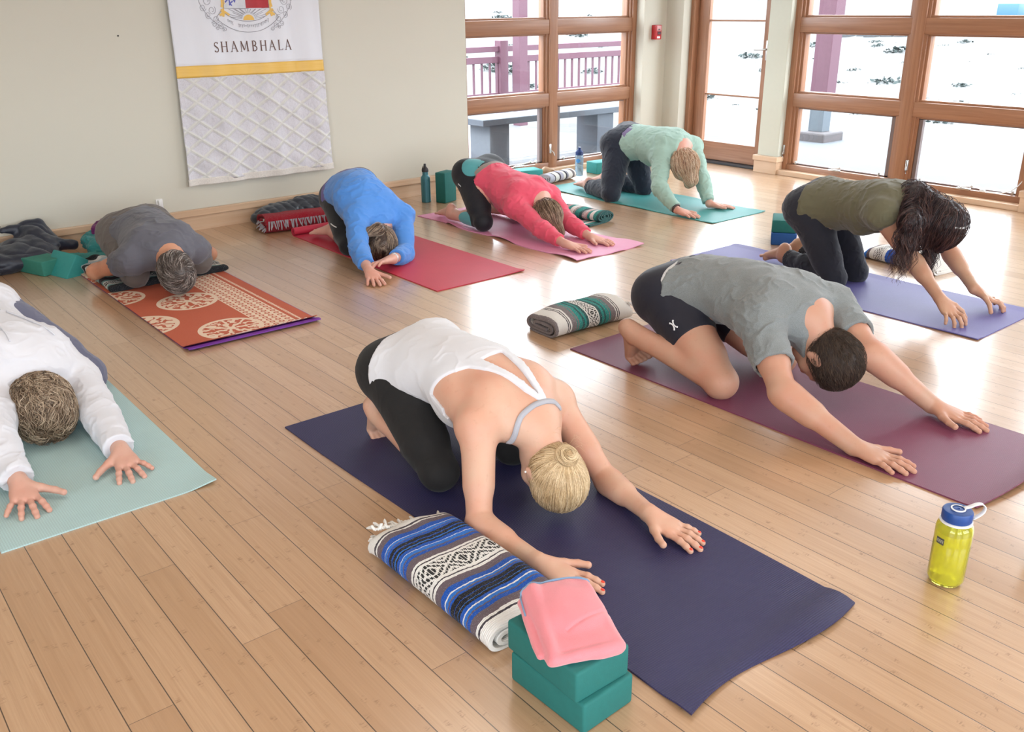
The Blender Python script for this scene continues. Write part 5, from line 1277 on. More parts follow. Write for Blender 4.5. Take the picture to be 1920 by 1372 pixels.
POSE = {
'A': dict(P=(1.539,2.409,0.290), C=(1.547,2.147,0.329), N=(1.589,1.863,0.257), H=(1.569,1.738,0.114), sa=(1.416,1.903,0.273), sb=(1.746,1.943,0.242), ea=(1.311,1.768,0.049), eb=(1.781,1.736,0.037), wa=(1.324,1.529,0.042), wb=(1.723,1.508,0.046), ha=(1.454,2.413,0.262), hb=(1.630,2.405,0.295), ka=(1.391,2.078,0.065), kb=(1.680,2.074,0.060), aa=(1.420,2.463,0.109), ab=(1.645,2.457,0.090), ta=(1.452,2.540,0.018), tb=(1.620,2.613,0.030), pa=(1.381,1.371,0.019), pb=(1.745,1.343,0.019)),
'B': dict(P=(2.825,2.361,0.298), C=(2.851,2.088,0.344), N=(2.860,1.797,0.320), H=(2.851,1.661,0.176), sa=(2.679,1.865,0.322), sb=(3.053,1.816,0.311), ea=(2.528,1.640,0.154), eb=(2.937,1.560,0.216), wa=(2.567,1.377,0.035), wb=(3.061,1.369,0.044), ha=(2.728,2.354,0.279), hb=(2.923,2.362,0.285), ka=(2.624,1.977,0.061), kb=(3.007,1.984,0.060), aa=(2.572,2.375,0.155), ab=(3.034,2.391,0.155), ta=(2.642,2.438,0.019), tb=(2.931,2.474,0.025), pa=(2.589,1.186,0.018), pb=(3.085,1.182,0.018)),
'C': dict(P=(4.285,2.688,0.404), C=(4.263,2.440,0.437), N=(4.263,2.181,0.476), H=(4.279,2.026,0.397), sa=(4.093,2.229,0.456), sb=(4.431,2.223,0.443), ea=(4.191,2.084,0.236), eb=(4.504,2.055,0.223), wa=(4.115,1.890,0.104), wb=(4.402,1.865,0.100), ha=(4.198,2.686,0.381), hb=(4.375,2.688,0.413), ka=(4.211,2.504,0.051), kb=(4.413,2.502,0.051), aa=(4.312,2.885,0.077), ab=(4.455,2.895,0.079), ta=(4.361,3.042,0.033), tb=(4.357,3.025,0.030), pa=(4.066,1.751,0.019), pb=(4.477,1.736,0.019)),
'D': dict(P=(5.222,5.021,0.408), C=(5.240,4.770,0.413), N=(5.277,4.511,0.409), H=(5.200,4.404,0.303), sa=(5.117,4.547,0.350), sb=(5.454,4.541,0.393), ea=(4.956,4.408,0.170), eb=(5.347,4.356,0.217), wa=(4.932,4.209,0.039), wb=(5.278,4.204,0.037), ha=(5.137,5.009,0.378), hb=(5.308,5.046,0.421), ka=(4.943,4.878,0.061), kb=(5.330,4.905,0.057), aa=(5.061,5.248,0.049), ab=(5.269,5.288,0.058), ta=(5.102,5.415,0.032), tb=(5.281,5.455,0.030), pa=(4.944,4.045,0.021), pb=(5.401,4.094,0.018)),
'E': dict(P=(3.817,5.008,0.311), C=(3.825,4.758,0.259), N=(3.873,4.488,0.212), H=(3.826,4.347,0.128), sa=(3.703,4.513,0.191), sb=(4.032,4.560,0.208), ea=(3.691,4.254,0.091), eb=(3.962,4.303,0.092), wa=(3.680,4.013,0.041), wb=(3.941,4.058,0.031), ha=(3.729,5.029,0.307), hb=(3.907,5.013,0.321), ka=(3.605,4.731,0.068), kb=(4.014,4.719,0.060), aa=(3.622,5.117,0.055), ab=(3.974,5.102,0.050), ta=(3.638,5.277,0.025), tb=(3.898,5.253,0.030), pa=(3.721,3.848,0.019), pb=(3.967,3.889,0.018)),
'F': dict(P=(2.827,5.097,0.317), C=(2.753,4.865,0.351), N=(2.786,4.682,0.194), H=(2.721,4.569,0.090), sa=(2.630,4.666,0.244), sb=(2.953,4.688,0.201), ea=(2.509,4.468,0.116), eb=(2.824,4.474,0.034), wa=(2.446,4.253,0.045), wb=(2.629,4.303,0.071), ha=(2.752,5.111,0.268), hb=(2.916,5.083,0.334), ka=(2.629,4.786,0.059), kb=(2.871,4.781,0.060), aa=(2.729,5.162,0.059), ab=(2.793,5.158,0.050), ta=(2.664,5.315,0.030), tb=(2.834,5.321,0.030), pa=(2.403,4.094,0.020), pb=(2.453,4.271,0.080)),
'G': dict(P=(1.556,5.280,0.221), C=(1.549,5.029,0.236), N=(1.544,4.762,0.207), H=(1.517,4.607,0.127), sa=(1.371,4.833,0.181), sb=(1.706,4.830,0.186), ea=(1.245,5.081,0.088), eb=(1.867,5.044,0.088), wa=(1.446,5.225,0.090), wb=(1.708,5.231,0.090), ha=(1.466,5.290,0.208), hb=(1.646,5.279,0.234), ka=(1.397,4.903,0.088), kb=(1.750,4.912,0.098), aa=(1.497,5.275,0.080), ab=(1.638,5.280,0.080), ta=(1.489,5.441,0.050), tb=(1.651,5.446,0.050), pa=(1.365,5.357,0.019), pb=(1.795,5.358,0.019)),
'H': dict(P=(0.455,3.881,0.282), C=(0.510,3.636,0.243), N=(0.579,3.411,0.197), H=(0.551,3.273,0.102), sa=(0.430,3.365,0.161), sb=(0.718,3.465,0.107), ea=(0.369,3.104,0.120), eb=(0.711,3.168,0.071), wa=(0.377,2.876,0.050), wb=(0.691,2.910,0.043), ha=(0.373,3.873,0.321), hb=(0.546,3.892,0.278), ka=(0.402,3.566,0.059), kb=(0.783,3.631,0.066), aa=(0.513,3.935,0.050), ab=(0.576,3.953,0.050), ta=(0.474,4.099,0.030), tb=(0.652,4.103,0.030), pa=(0.369,2.706,0.018), pb=(0.679,2.726,0.013)),
}
SK = dict(fair=(.62, .385, .275, 1), mid=(.50, .285, .195, 1), pink=(.66, .38, .30, 1), tan=(.50, .29, .19, 1))
def cast(key, label, S, skin, h=.0045, hh=.0028, **bd):
    F = Fig(POSE[key], S, **bd); o = Ops()
    F.torso(o); F.glutes(o); F.shoulders(o); F.neckhead(o)
    F.legs(o); F.foot(o)
    c6, l6, d6, t6, w6, dd6 = F.T(.62)
    if F.bd['bust']:
        for s_ in (-1, 1): o.ell(c6 + l6 * s_ * .07 - d6 * dd6 * .75, V(.055, .06, .05) * F.bd['bust'], (l6, t6, d6), k=.04)
    F.arms(o)
    hd = Ops(); F.tips = {}
    for k in 'ab': F.tips[k] = F.hand(hd, k)
    base = V(F.J['P'][0], F.J['P'][1], F.bd.get('z0', .0))
    body = sdf_mesh(o, h); hand = sdf_mesh(hd, hh)
    v, q = join([body, hand])
    m = M_skin('skin ' + key, skin)
    ob = mesh_obj('person', v - base, q, m, loc=tuple(base)); tag(ob, label, 'person', 'people practising in the room')
    F.o, F.hd, F.ob, F.base = o, hd, ob, base
    return F
def top(F, name, mat, off=.008, hem=-.02, neck=.93, collar=.03, sleeve=None, amp=.004, fr=(13, 13, 13), h=.0045, extra=0, hollow=True, region=None, hipoff=0, seed=1, sh=True, bust=True):
    o = Ops(); ch, _, _, th_, *_ = F.T(hem); cn, ln, dn, tn, *_ = F.T(neck)
    nk = (F.J['N'] + tn * collar, nrm(tn + dn * .25)) if neck > .9 else (cn, tn); cut = [(ch, -th_)]
    if neck > .9: o.cone(F.T(.9)[0], F.J['H'] - F.hu * .05, .056 * F.S * F.bd['neck'] + off * .7, .053 * F.S * F.bd['neck'] + off * .7, k=.04, cut=[nk])
    F.torso(o, off, cut=cut + [nk], n=14)
    if hem < .12: F.glutes(o, off + hipoff, cut=cut)
    if sh: F.shoulders(o, off, cut=[nk])
    if F.bd['bust'] and bust:
        c6, l6, d6, t6, w6, dd6 = F.T(.62)
        for s_ in (-1, 1): o.ell(c6 + l6 * s_ * .07 - d6 * dd6 * .75, V(.055, .06, .05) * F.bd['bust'] + off, (l6, t6, d6), k=.04)
    if sleeve: F.arms(o, off, end=sleeve, hollow=hollow, extra=extra)
    fn = (lambda P: np.maximum(o.ev(P), region(P))) if region else None
    vq = sdf_mesh(o, h, wrinkle(amp, fr, seed=seed) if amp else None, fn=fn)
    return put(name, vq, mat, F.ob, F.base), o
def bottoms(F, name, mat, off=.004, waist=.16, end=1.9, amp=.0015, fr=(14, 14, 14), h=.0045, hollow=False, flare=0, seed=2):
    o = Ops(); c, l, d, t, *_ = F.T(waist)
    F.torso(o, off, cut=[(c, t)], t1=waist + .12, n=6); F.glutes(o, off, cut=[(c, t)]); F.legs(o, off, f_end=end, hollow=hollow, flare=flare)
    vq = sdf_mesh(o, h, wrinkle(amp, fr, seed=seed) if amp else None)
    return put(name, vq, mat, F.ob, F.base), o
def cap(F, r=.010, back=.0, front=(.050, .040), nape=-.055, side=True, k=.02, bulk=(0, 0, 0)):
    """hair shell round the skull; front = (forward, up) point of the hairline"""
    H, u, f, l = F.J['H'], F.hu, F.hf, F.hl; S = F.S * F.bd['headk']; o = Ops(); ax = (l, f, u)
    pt = H + f * front[0] * S + u * front[1] * S; n = nrm(f * .86 - u * .5)
    cut = [(pt, n), (H + u * nape * S - f * .02, nrm(-u * .9 + f * .25))]
    o.ell(H + (u * .028 - f * .014) * S, V(.074 + bulk[0], .094 + bulk[1], .084 + bulk[2]) * S + r, ax, k=k, cut=cut)
    o.ell(H + (-u * .022 - f * .020) * S, V(.066 + bulk[0], .070 + bulk[1], .062) * S + r, ax, k=.03, cut=cut)
    return o
def roots_on(vq, n, keep=None):
    v = vq[0]; nn = vnormals(*vq)
    if keep is not None:
        m = keep(v); v = v[m]
    return v[RNG.randint(0, len(v), n)] + RNG.randn(n, 3) * .0015

# ================================================================== woman in the white tank top (front)
A = cast('A', 'woman in a white strappy tank top and black cropped leggings with a blonde bun', 1.0, SK['fair'], h=.004, hh=.0024, foot='tuck', thigh=1.02, spread=.75, bust=1.0, calf=1.0, arm=.98,
         face=(0.05, .62, -.78), crown=(-.02, -.62, -.75))
bottoms(A, 'leggings', M_cloth('black legging jersey', (.014, .013, .013, 1), .75, st=.15, sheen=.08), off=.0035, waist=.34, end=1.42, amp=.0015, h=.004)
cN, lN, dN, tN, *_ = A.T(.97)
def tank(P):
    q = P - A.J['N']; cc, ll, dd, tt, *_ = A.T(.85)
    u = q @ ll; s = -(q @ tt); v = q @ dd
    body = np.maximum(.205 - s, np.abs(u) - (.085 + np.clip((s - .205) * 1.1, 0, .12)))     # below the line of the armholes
    def seg(a, b, w0, w1):
        a, b = np.array(a), np.array(b); p = np.stack([u, s], 1) - a; d_ = b - a; h_ = np.clip(p @ d_ / (d_ @ d_), 0, 1)
        return np.linalg.norm(p - h_[:, None] * d_, axis=1) - (w0 + (w1 - w0) * h_)
    st = np.minimum(seg((-.070, .215), (-.006, -.010), .021, .009), seg((.068, .215), (.006, -.010), .019, .009))
    key = -np.minimum(.190 - s + np.abs(u) * 0 + .05, np.abs(u) * 0 + 1)
    r = np.minimum(body, np.where(v > -.02, st, 1)); 
    return np.where(v < -.03, np.maximum(.17 - s, -1) , r)
TK = M_cloth('white jersey', (.66, .66, .69, 1), .8, st=.12, var=.015)
_, tko = top(A, 'tank_top', TK, off=.007, hem=.03, neck=1.02, collar=.03, hipoff=.006, amp=.003, fr=(9, 12, 12), h=.0038, region=tank, sh=True, seed=5)
GB = M_cloth('grey strap elastic', (.42, .42, .46, 1), .7)
c9, l9, d9, t9, w9, dd9 = A.T(1.0); N = A.J['N']
ribbon('bra_strap', A.o, [N + l9 * s_ * a + d9 * b - t9 * c for s_, a, b, c in ((-1, .090, -.03, .010), (-1, .070, .02, .0), (-1, .035, .06, -.014), (1, .0, .07, -.022), (1, .035, .06, -.026), (1, .05, .03, -.03))], .016, GB, A.ob, .003, .002, A.base)
# hair: pulled up to a bun at the back of the crown
hA = cap(A, r=.006, front=(.056, .052), nape=-.062); S = A.S; bun = A.J['H'] - A.hf * .094 - A.hu * .022 - A.hl * .0
hv = sdf_mesh(hA, .003, lambda v: .0009 * vnoise(v * 180)); bunax = nrm(bun - A.J['H'])
HB = M_hair('blonde hair', (.34, .21, .10, 1), (.58, .40, .21, 1), (.84, .66, .42, 1))
hair = put('hair', hv, HB, A.ob, A.base)
def flowA(P, i): return nrm_rows(bun - P) * 1.0
def nrm_rows(x): return x / (np.linalg.norm(x, axis=1)[:, None] + 1e-9)
strands('hair_locks', hA, roots_on(hv, 2600), flowA, HB, hair, A.base, n=8, step=.014, r=.0009, lift=.002, jit=.10)
bo = Ops(); a1 = nrm(np.cross(bunax, V(1, 0, 0))); a2 = np.cross(bunax, a1)
for i in range(20):
    an = i / 20 * 6.283; r_ = .019; c = bun + bunax * .008 + (a1 * math.cos(an) + a2 * math.sin(an)) * r_; bo.ell(c, .0125, k=.01)
bo.ell(bun + bunax * .014, .014, k=.01); bv = sdf_mesh(bo, .0025, lambda v: .0012 * vnoise(v * 140)); bn_ = put('hair_bun', bv, HB, hair, A.base)
def flowB(P, i): r = P - bun; return nrm_rows(np.cross(np.broadcast_to(bunax, r.shape), r))
strands('hair_locks', bo, roots_on(bv, 500), flowB, HB, hair, A.base, n=8, step=.007, r=.0008, lift=.0015, jit=.12)
strands('loose_hairs', hA, A.J['H'] - A.hf * .045 - A.hu * .05 + A.hl * np.linspace(-.07, .07, 24)[:, None] + RNG.randn(24, 3) * .008, lambda P, i: RNG.randn(*P.shape) * .4 - A.hf + A.hu * .3 - .3 * V(0, 0, 1), HB, hair, A.base, n=7, step=.008, r=.0003, lift=.012, jit=.3, gap=.03)
o_ = Ops(); 
for t_ in list(A.tips['a']) + list(A.tips['b']):
    p, d_, n_, r_ = t_; o_.ell(p - d_ * .001 + n_ * r_ * .72, (r_ * .55, r_ * .8, r_ * .30), (nrm(np.cross(d_, n_)), d_, n_), k=.0005)
put('nail_polish', sdf_mesh(o_, .0012, it=0), M_plain('coral nail polish', (.75, .06, .03, 1), .25), A.ob, A.base)
ri = Ops(); p, d_, n_, r_ = A.tips['a'][1]; rc = A.J['pa'] ; 
er = Ops(); er.ell(A.J['H'] + (-A.hu * .034 - A.hf * .0) - A.hl * np.sign((A.hl) @ V(1, 0, 0)) * .083, .0035, k=.001)
put('earring', sdf_mesh(er, .001, it=0), M_plain('pearl', (.85, .85, .82, 1), .2), A.ob, A.base)

# ================================================================== man in the grey t-shirt
B = cast('B', 'man in a grey t-shirt and dark shorts stretching forward with short brown hair', 1.09, SK['mid'], h=.0045, hh=.0026, foot='tuck', thigh=1.10, arm=1.16, neck=1.12, w=1.06, spread=.8, calf=1.06, face=(-.05, .55, -.83), crown=(.0, -.80, -.58))
bottoms(B, 'shorts', M_cloth('navy compression cloth', (.016, .016, .026, 1), .55, st=.1, sheen=.1), off=.004, waist=.34, end=.52, amp=.001)
TG = M_cloth('heather grey jersey', (.175, .19, .19, 1), .8, st=.2, heather=.35, wr=1.5)
_, tB = top(B, 'tshirt', TG, off=.011, hem=.115, neck=.985, collar=.045, sleeve=.62, amp=.0080, fr=(8, 11, 11), extra=.006, seed=8)
co_, lo_, do_, to_, wo_, dd_ = B.T(.13)
wb_ = Ops(); cA = B.T(.085); cB = B.T(.135); B.torso(wb_, .0065, cut=[(cB[0], cB[3]), (cA[0], -cA[3])], t1=.3, n=6); B.glutes(wb_, .0065, cut=[(cB[0], cB[3]), (cA[0], -cA[3])])
put('waistband', sdf_mesh(wb_, .0035), M_plain('white waistband elastic', (.62, .62, .62, 1), .7), B.ob, B.base)
for i in range(5):
    x = -.16 + i * .08; a = cA[0] + (cB[0] - cA[0]) * .5 + lo_ * x + do_ * .11
    ribbon('band_lettering', wb_, [a - lo_ * .014, a + lo_ * .004, a + lo_ * .016], .016, M_plain('black print', (.015, .015, .02, 1), .6), B.ob, .0015, .001, B.base)
def xlogo(F, c, ax, ay, s, ops, off=.0055, name='logo'):
    w_ = M_plain('white logo print', (.8, .8, .82, 1), .6)
    for sg in (-1, 1):
        P = [c + ax * (s * .9 * math.cos(t_)) + ay * sg * s * (.50 - .42 * math.sin(t_)) for t_ in np.linspace(.35, math.pi - .35, 7)]
        ribbon(name, ops, P, [s * .30, s * .16, s * .30], w_, F.ob, off, .0008, F.base, sub=3)
hk = lerp(B.J['ha'], B.J['ka'], .36); sd_ = nrm(V(-1, -.25, .35)); ax_ = nrm(B.J['ka'] - B.J['ha']); xlogo(B, hk + sd_ * .085, ax_, nrm(np.cross(ax_, sd_)), .022, B.o, off=.0065)
hB = cap(B, r=.004, front=(.062, .055), nape=-.050)
HBr = M_hair('short brown hair', (.022, .012, .008, 1), (.055, .032, .020, 1), (.10, .062, .040, 1), rough=.6)
hv = sdf_mesh(hB, .0035); hair = put('hair', hv, HBr, B.ob, B.base)
def flS(F, fwd=.8, down=.2): return lambda P, i: nrm_rows(P - F.J['H']) * .35 + F.hf * fwd - F.hu * down
strands('hair_locks', hB, roots_on(hv, 5200), lambda P, i: nrm_rows(P - B.J['H']) * .3 + B.hu * .5 + B.hf * .35, HBr, hair, B.base, n=4, step=.005, r=.0007, lift=.003, jit=.22, gap=.006)

# ================================================================== woman in the olive top
C = cast('C', 'woman in an olive sleeveless top and dark leggings with long dark wavy hair', 1.0, SK['tan'], h=.005, hh=.003, thigh=1.0, tent=1, spread=1.1, calf=.95, w=.98, hand_n=dict(a=(-.1, 0, 1), b=(.1, 0, 1)), face=(0, .35, -.93), crown=(.0, -.90, -.42), bust=1.0)
bottoms(C, 'leggings', M_cloth('charcoal navy jersey', (.018, .019, .028, 1), .8, st=.15), off=.005, waist=.18, end=1.90, amp=.0035, hollow=True, flare=.012)
OL = M_cloth('olive jersey', (.115, .105, .062, 1), .85, st=.2, wr=1.5)
top(C, 'sleeveless_top', OL, off=.012, hem=.05, neck=.97, sleeve=.16, amp=.0075, fr=(8, 12, 12), seed=12, collar=.015, hollow=False)
hC = cap(C, r=.012, front=(.052, .048), nape=-.075, bulk=(.004, .006, .0)); H, u, f, l = C.J['H'], C.hu, C.hf, C.hl
HD = M_hair('dark wavy hair', (.012, .006, .008, 1), (.030, .012, .014, 1), (.10, .045, .035, 1), rough=.42)
dn_ = V(0, 0, -1)
hC.cone(H - f * .06 + u * .04, C.J['N'] + V(.0, -.02, .07), .055, .05, k=.04)          # mass lying on the neck and back
hC.cone(H - u * .05 - f * .02 + V(-.05, 0, 0), H + V(-.085, .03, -.08), .045, .022, k=.04)
hC.cone(C.J['N'] + V(-.03, -.03, .055), V(4.09, 2.07, .44), .045, .040, k=.05); hC.cone(V(4.09, 2.07, .44), V(4.05, 2.05, .33), .040, .015, k=.04)
hC.cone(H + V(.03, -.0, -.02), H + V(.03, .0, -.09), .05, .02, k=.04)
hv = sdf_mesh(hC, .004, lambda v: .004 * fbm(v * 45, 3)); hair = put('hair', hv, HD, C.ob, C.base)
strands('hair_locks', hC, roots_on(hv, 1500), lambda P, i: V(0, .25, 0) + V(-.25, 0, 0) * np.sin(P[:, 2:3] * 80 + i * 1.3) + dn_ * .9, HD, hair, C.base, n=15, step=.014, r=.0013, lift=.004, jit=.35, gap=.014)
cr = []
for i in range(30):
    a = RNG.rand(); c0 = H + V(-.055 + .10 * a, -.02 + .05 * RNG.rand(), -.045 - .02 * RNG.rand()) ; cr.append(c0 + RNG.randn(16, 3) * .0045)
for i in range(26): cr.append(V(3.99 + .12 * RNG.rand(), 2.03 + .05 * RNG.rand(), .36 + .12 * RNG.rand()) + RNG.randn(16, 3) * .0045)
cr = np.concatenate(cr); ph = np.repeat(RNG.rand(56) * 6.28, 16); far = Ops(); far.ell(H + V(0, 0, 3), .01)
strands('hanging_curls', far, cr, lambda P, i: np.stack([np.cos(ph + i * .95) * .75 - .22, np.sin(ph + i * .95) * .75, -np.ones(len(P)) * 1.05], 1), HD, hair, C.base, n=15, step=.0135, r=.0012, lift=.0, jit=.12)
he = Ops(); 
ribbon('hair_tie', hC, [H - f * .05 + u * .07 + l * q for q in (-.03, 0, .03)], .008, M['white'], C.ob, .004, .003, C.base)

# ================================================================== woman in the mint sweater
D = cast('D', 'woman in a mint green sweater and dark jeans on hands and knees by the door', 1.0, SK['pink'], h=.0055, hh=.0035, spread=.6, thigh=1.05, calf=1.0, bust=1.1, face=(-.05, .45, -.88), crown=(-.1, -.75, -.62))
bottoms(D, 'jeans', M_cloth('dark denim', (.022, .028, .045, 1), .8, weave=500, st=.3), off=.010, waist=.14, end=1.88, amp=.005, h=.0055, hollow=True, flare=.018)
bot = top(D, 'undershirt', M_cloth('lavender jersey', (.20, .16, .30, 1), .8), off=.011, hem=.13, neck=.24, amp=.001, h=.0055, sh=False, bust=False)
MT = M_cloth('mint knit', (.34, .50, .43, 1), .9, weave=400, st=.3, wr=2)
top(D, 'sweater', MT, off=.013, hem=.20, neck=.985, sleeve=1.90, amp=.0085, fr=(9, 12, 10), h=.0055, extra=.006, seed=17, hollow=False)
hD = cap(D, r=.010, front=(.058, .05), nape=-.055); H, u, f, l = D.J['H'], D.hu, D.hf, D.hl
HS = M_hair('strawberry blonde hair', (.36, .19, .11, 1), (.66, .43, .27, 1), (.92, .76, .58, 1))
hD.cone(H + u * .05 - f * .06, H + u * .10 - f * .02 + V(0, -.02, -.06), .035, .028, k=.03); hD.cone(H + u * .08 + V(0, -.03, -.05), H + V(0.0, -.07, -.14), .035, .018, k=.03)
hv = sdf_mesh(hD, .0045, lambda v: .003 * fbm(v * 60, 2)); hair = put('hair', hv, HS, D.ob, D.base)
strands('hair_locks', hD, roots_on(hv, 1300), lambda P, i: u * .35 + dn_ * .9 + V(0, -.15, 0), HS, hair, D.base, n=9, step=.012, r=.0014, lift=.004, jit=.4, gap=.012)
w_ = D.J['wa']; d_ = nrm(D.J['pa'] - D.J['ea']); br = Ops()
aa_ = nrm(np.cross(d_, V(0, 0, 1))); bb_ = np.cross(d_, aa_)
for i in range(18): an = i / 18 * 6.283; br.ell(w_ - d_ * .012 + V(0, 0, .006) + (aa_ * math.cos(an) + bb_ * math.sin(an)) * .030, .008, k=.004)
put('bracelet', sdf_mesh(br, .003), M_plain('dark beads', (.05, .03, .03, 1), .4), D.ob, D.base)

# ================================================================== woman in the coral top
E_ = cast('E', 'woman in a coral long sleeved top and black leggings on the pink mat', 1.0, SK['pink'], h=.005, hh=.003, spread=.7, thigh=1.05, face=(-.05, .50, -.86), crown=(-.05, -.88, -.45), bust=1.0)
bottoms(E_, 'leggings', M_cloth('black sport jersey', (.013, .013, .017, 1), .6, st=.1, sheen=.1), off=.004, waist=.19, end=1.40, amp=.001, h=.005)
_, uo = top(E_, 'undershirt', M_cloth('taupe jersey', (.30, .24, .21, 1), .8), off=.008, hem=.185, neck=.32, amp=.001, h=.005, sh=False, bust=False)
CO = M_cloth('coral jersey', (.72, .085, .14, 1), .8, st=.2, wr=1.5)
_, co_ops = top(E_, 'long_sleeved_top', CO, off=.012, hem=.26, neck=.99, sleeve=1.80, amp=.0075, fr=(9, 10, 12), h=.005, extra=.004, seed=23, hollow=False)
AQ = M_cloth('aqua sport mesh', (.09, .34, .36, 1), .6, st=.1)
def patch(F, name, src_ops, c, r, ax, mat, off=.0055, h=.004):
    o = Ops(); o.ell(c, r, ax, k=.001); fn = lambda P: np.maximum(src_ops.ev(P) - off, o.ev(P)); 
    lo, hi = o.bounds(); v, q = nets(fn, lo, hi, h * RES); return put(name, (v, q), mat, F.ob, F.base)
ct, lt_, dt_, tt_, wt_, ddt_ = E_.T(.04)
patch(E_, 'side_panel', E_.o, ct - lt_ * np.sign(lt_[0]) * .10 + dt_ * .09 + tt_ * .015, (.085, .085, .085), (lt_, tt_, dt_), AQ)
kn_, an_ = E_.J['ka'], E_.J['aa']
patch(E_, 'calf_panel', E_.o, lerp(kn_, an_, .38) + V(-.03, 0, .0), (.05, .085, .05), None, AQ)
hk = E_.J['ha'] + V(-.09, .0, .0) + nrm(E_.J['ka'] - E_.J['ha']) * .06; ax_ = nrm(E_.J['ka'] - E_.J['ha']); xlogo(E_, hk, nrm(V(0, .9, .3)), ax_, .016, E_.o)
hE = cap(E_, r=.010, front=(.056, .05), nape=-.06); H, u, f, l = E_.J['H'], E_.hu, E_.hf, E_.hl
HL = M_hair('light brown hair', (.09, .05, .03, 1), (.22, .14, .09, 1), (.55, .40, .28, 1))
hE.cone(H - f * .06 + u * .06, H + u * .13 - f * .03 + V(0, -.02, -.05), .030, .024, k=.025); hE.cone(H + u * .05, H + V(.02, -.07, -.08), .045, .02, k=.03)
hv = sdf_mesh(hE, .004, lambda v: .0025 * fbm(v * 60, 2)); hair = put('hair', hv, HL, E_.ob, E_.base)
strands('hair_locks', hE, roots_on(hv, 1500), lambda P, i: u * .8 + dn_ * .5, HL, hair, E_.base, n=9, step=.012, r=.0013, lift=.003, jit=.25, gap=.006)

# ================================================================== woman in the blue shirt
Fb = cast('F', 'woman in a bright blue shirt bowing with crossed hands off the red mat', 1.0, SK['pink'], h=.005, hh=.0028, spread=dict(a=.9, b=.45), thigh=1.05, face=(.05, .75, -.66), crown=(-.08, -.66, -.75), bust=1.0, hand_n=dict(b=(0.0, .3, 1)), bend=-7)
_, fo = bottoms(Fb, 'leggings', M_cloth('black legging', (.012, .012, .013, 1), .7, st=.1), off=.004, waist=.26, end=1.55, amp=.001, h=.005)
a_ = lerp(Fb.J['ha'], Fb.J['ka'], .66) + V(-.075, 0, .03)
ribbon('reflective_stripe', fo, [a_ + V(0, .045, .01), a_ + V(-.01, .01, .008), a_ + V(0, -.03, .0)], .006, M['white'], Fb.ob, .002, .001, Fb.base)
top(Fb, 'undershirt', M_cloth('purple jersey', (.13, .10, .30, 1), .8), off=.010, hem=.10, neck=.24, amp=.002, h=.005, sh=False, bust=False)
BLU = M_cloth('bright blue jersey', (.085, .27, .70, 1), .8, st=.2, wr=1.5)
top(Fb, 'long_sleeved_shirt', BLU, off=.013, hem=.18, neck=.985, sleeve=1.70, amp=.0080, fr=(9, 10, 12), h=.005, extra=.006, seed=31, hollow=False, collar=.055)
hF = cap(Fb, r=.009, front=(.056, .05), nape=-.06); H, u, f, l = Fb.J['H'], Fb.hu, Fb.hf, Fb.hl
lx = l * np.sign(l[0]); pony = H - f * .100 - u * .012
hF.cone(pony, pony - lx * .045 - f * .012 + V(0, 0, .012), .020, .030, k=.014); hF.cone(pony - lx * .045 - f * .012 + V(0, 0, .012), pony - lx * .125 + V(0, .0, .005), .032, .018, k=.014)
HM = M_hair('mid brown hair with highlights', (.045, .025, .018, 1), (.20, .13, .085, 1), (.60, .46, .33, 1))
hv = sdf_mesh(hF, .004, lambda v: .002 * fbm(v * 60, 2)); hair = put('hair', hv, HM, Fb.ob, Fb.base)
def flF(P, i):
    tail = ((P - pony) @ lx < -.015) & ((P - pony) @ f < .02); d = nrm_rows(pony - P); return np.where(tail[:, None], -lx * 1.0 + V(0, -.2, -.5), d)
strands('hair_locks', hF, roots_on(hv, 1500), flF, HM, hair, Fb.base, n=8, step=.011, r=.0012, lift=.003, jit=.15, gap=.004)
w_ = Fb.J['wb']; d_ = nrm(Fb.J['wb'] - Fb.J['eb']); aa_ = nrm(np.cross(d_, V(0, 0, 1))); bb_ = np.cross(d_, aa_); br = Ops()
for i in range(22): an = i / 22 * 6.283; br.ell(w_ - d_ * .018 + (aa_ * math.cos(an) + bb_ * math.sin(an)) * .028, .0055, k=.003)
br.ell(w_ - d_ * .018 - bb_ * np.sign(bb_[2]) * -.029, (.014, .014, .006), (aa_, d_, bb_), k=.002)
put('wrist_watch', sdf_mesh(br, .0022), M_plain('steel watch', (.55, .55, .58, 1), .3, .8), Fb.ob, Fb.base)

# ================================================================== person in grey kneeling on the blanket
G = cast('G', 'person in a grey t-shirt and trousers folded forward on the patterned blanket', 1.0, (.60, .30, .19, 1), h=.005, hh=.004, thigh=1.1, w=1.07, d=1.08, arm=1.0, face=(-.05, .70, -.70), crown=(.05, -.70, -.70), z0=0)
PT = M_cloth('taupe trousers', (.135, .115, .105, 1), .85, st=.2, wr=1.5)
bottoms(G, 'trousers', PT, off=.012, waist=.14, end=1.85, amp=.006, fr=(9, 9, 9), h=.005)
GT = M_cloth('slate grey jersey', (.125, .125, .15, 1), .85, st=.2, wr=1.5)
top(G, 'tshirt', GT, off=.014, hem=.05, neck=.985, collar=.05, sleeve=.34, amp=.008, fr=(9, 10, 12), h=.005, extra=.010, seed=41)
hG = cap(G, r=.008, front=(.058, .055), nape=-.058); H, u, f, l = G.J['H'], G.hu, G.hf, G.hl
HG = M_hair('silver brown hair', (.05, .035, .03, 1), (.14, .11, .095, 1), (.50, .44, .40, 1))
hv = sdf_mesh(hG, .004, lambda v: .002 * fbm(v * 50, 2)); hair = put('hair', hv, HG, G.ob, G.base)
cw = H - f * .075 + u * .055
def flG(P, i): r = P - cw; return nrm_rows(r) * .9 + np.cross(r, nrm(cw - H)) * 9 + RNG.randn(*P.shape) * .1
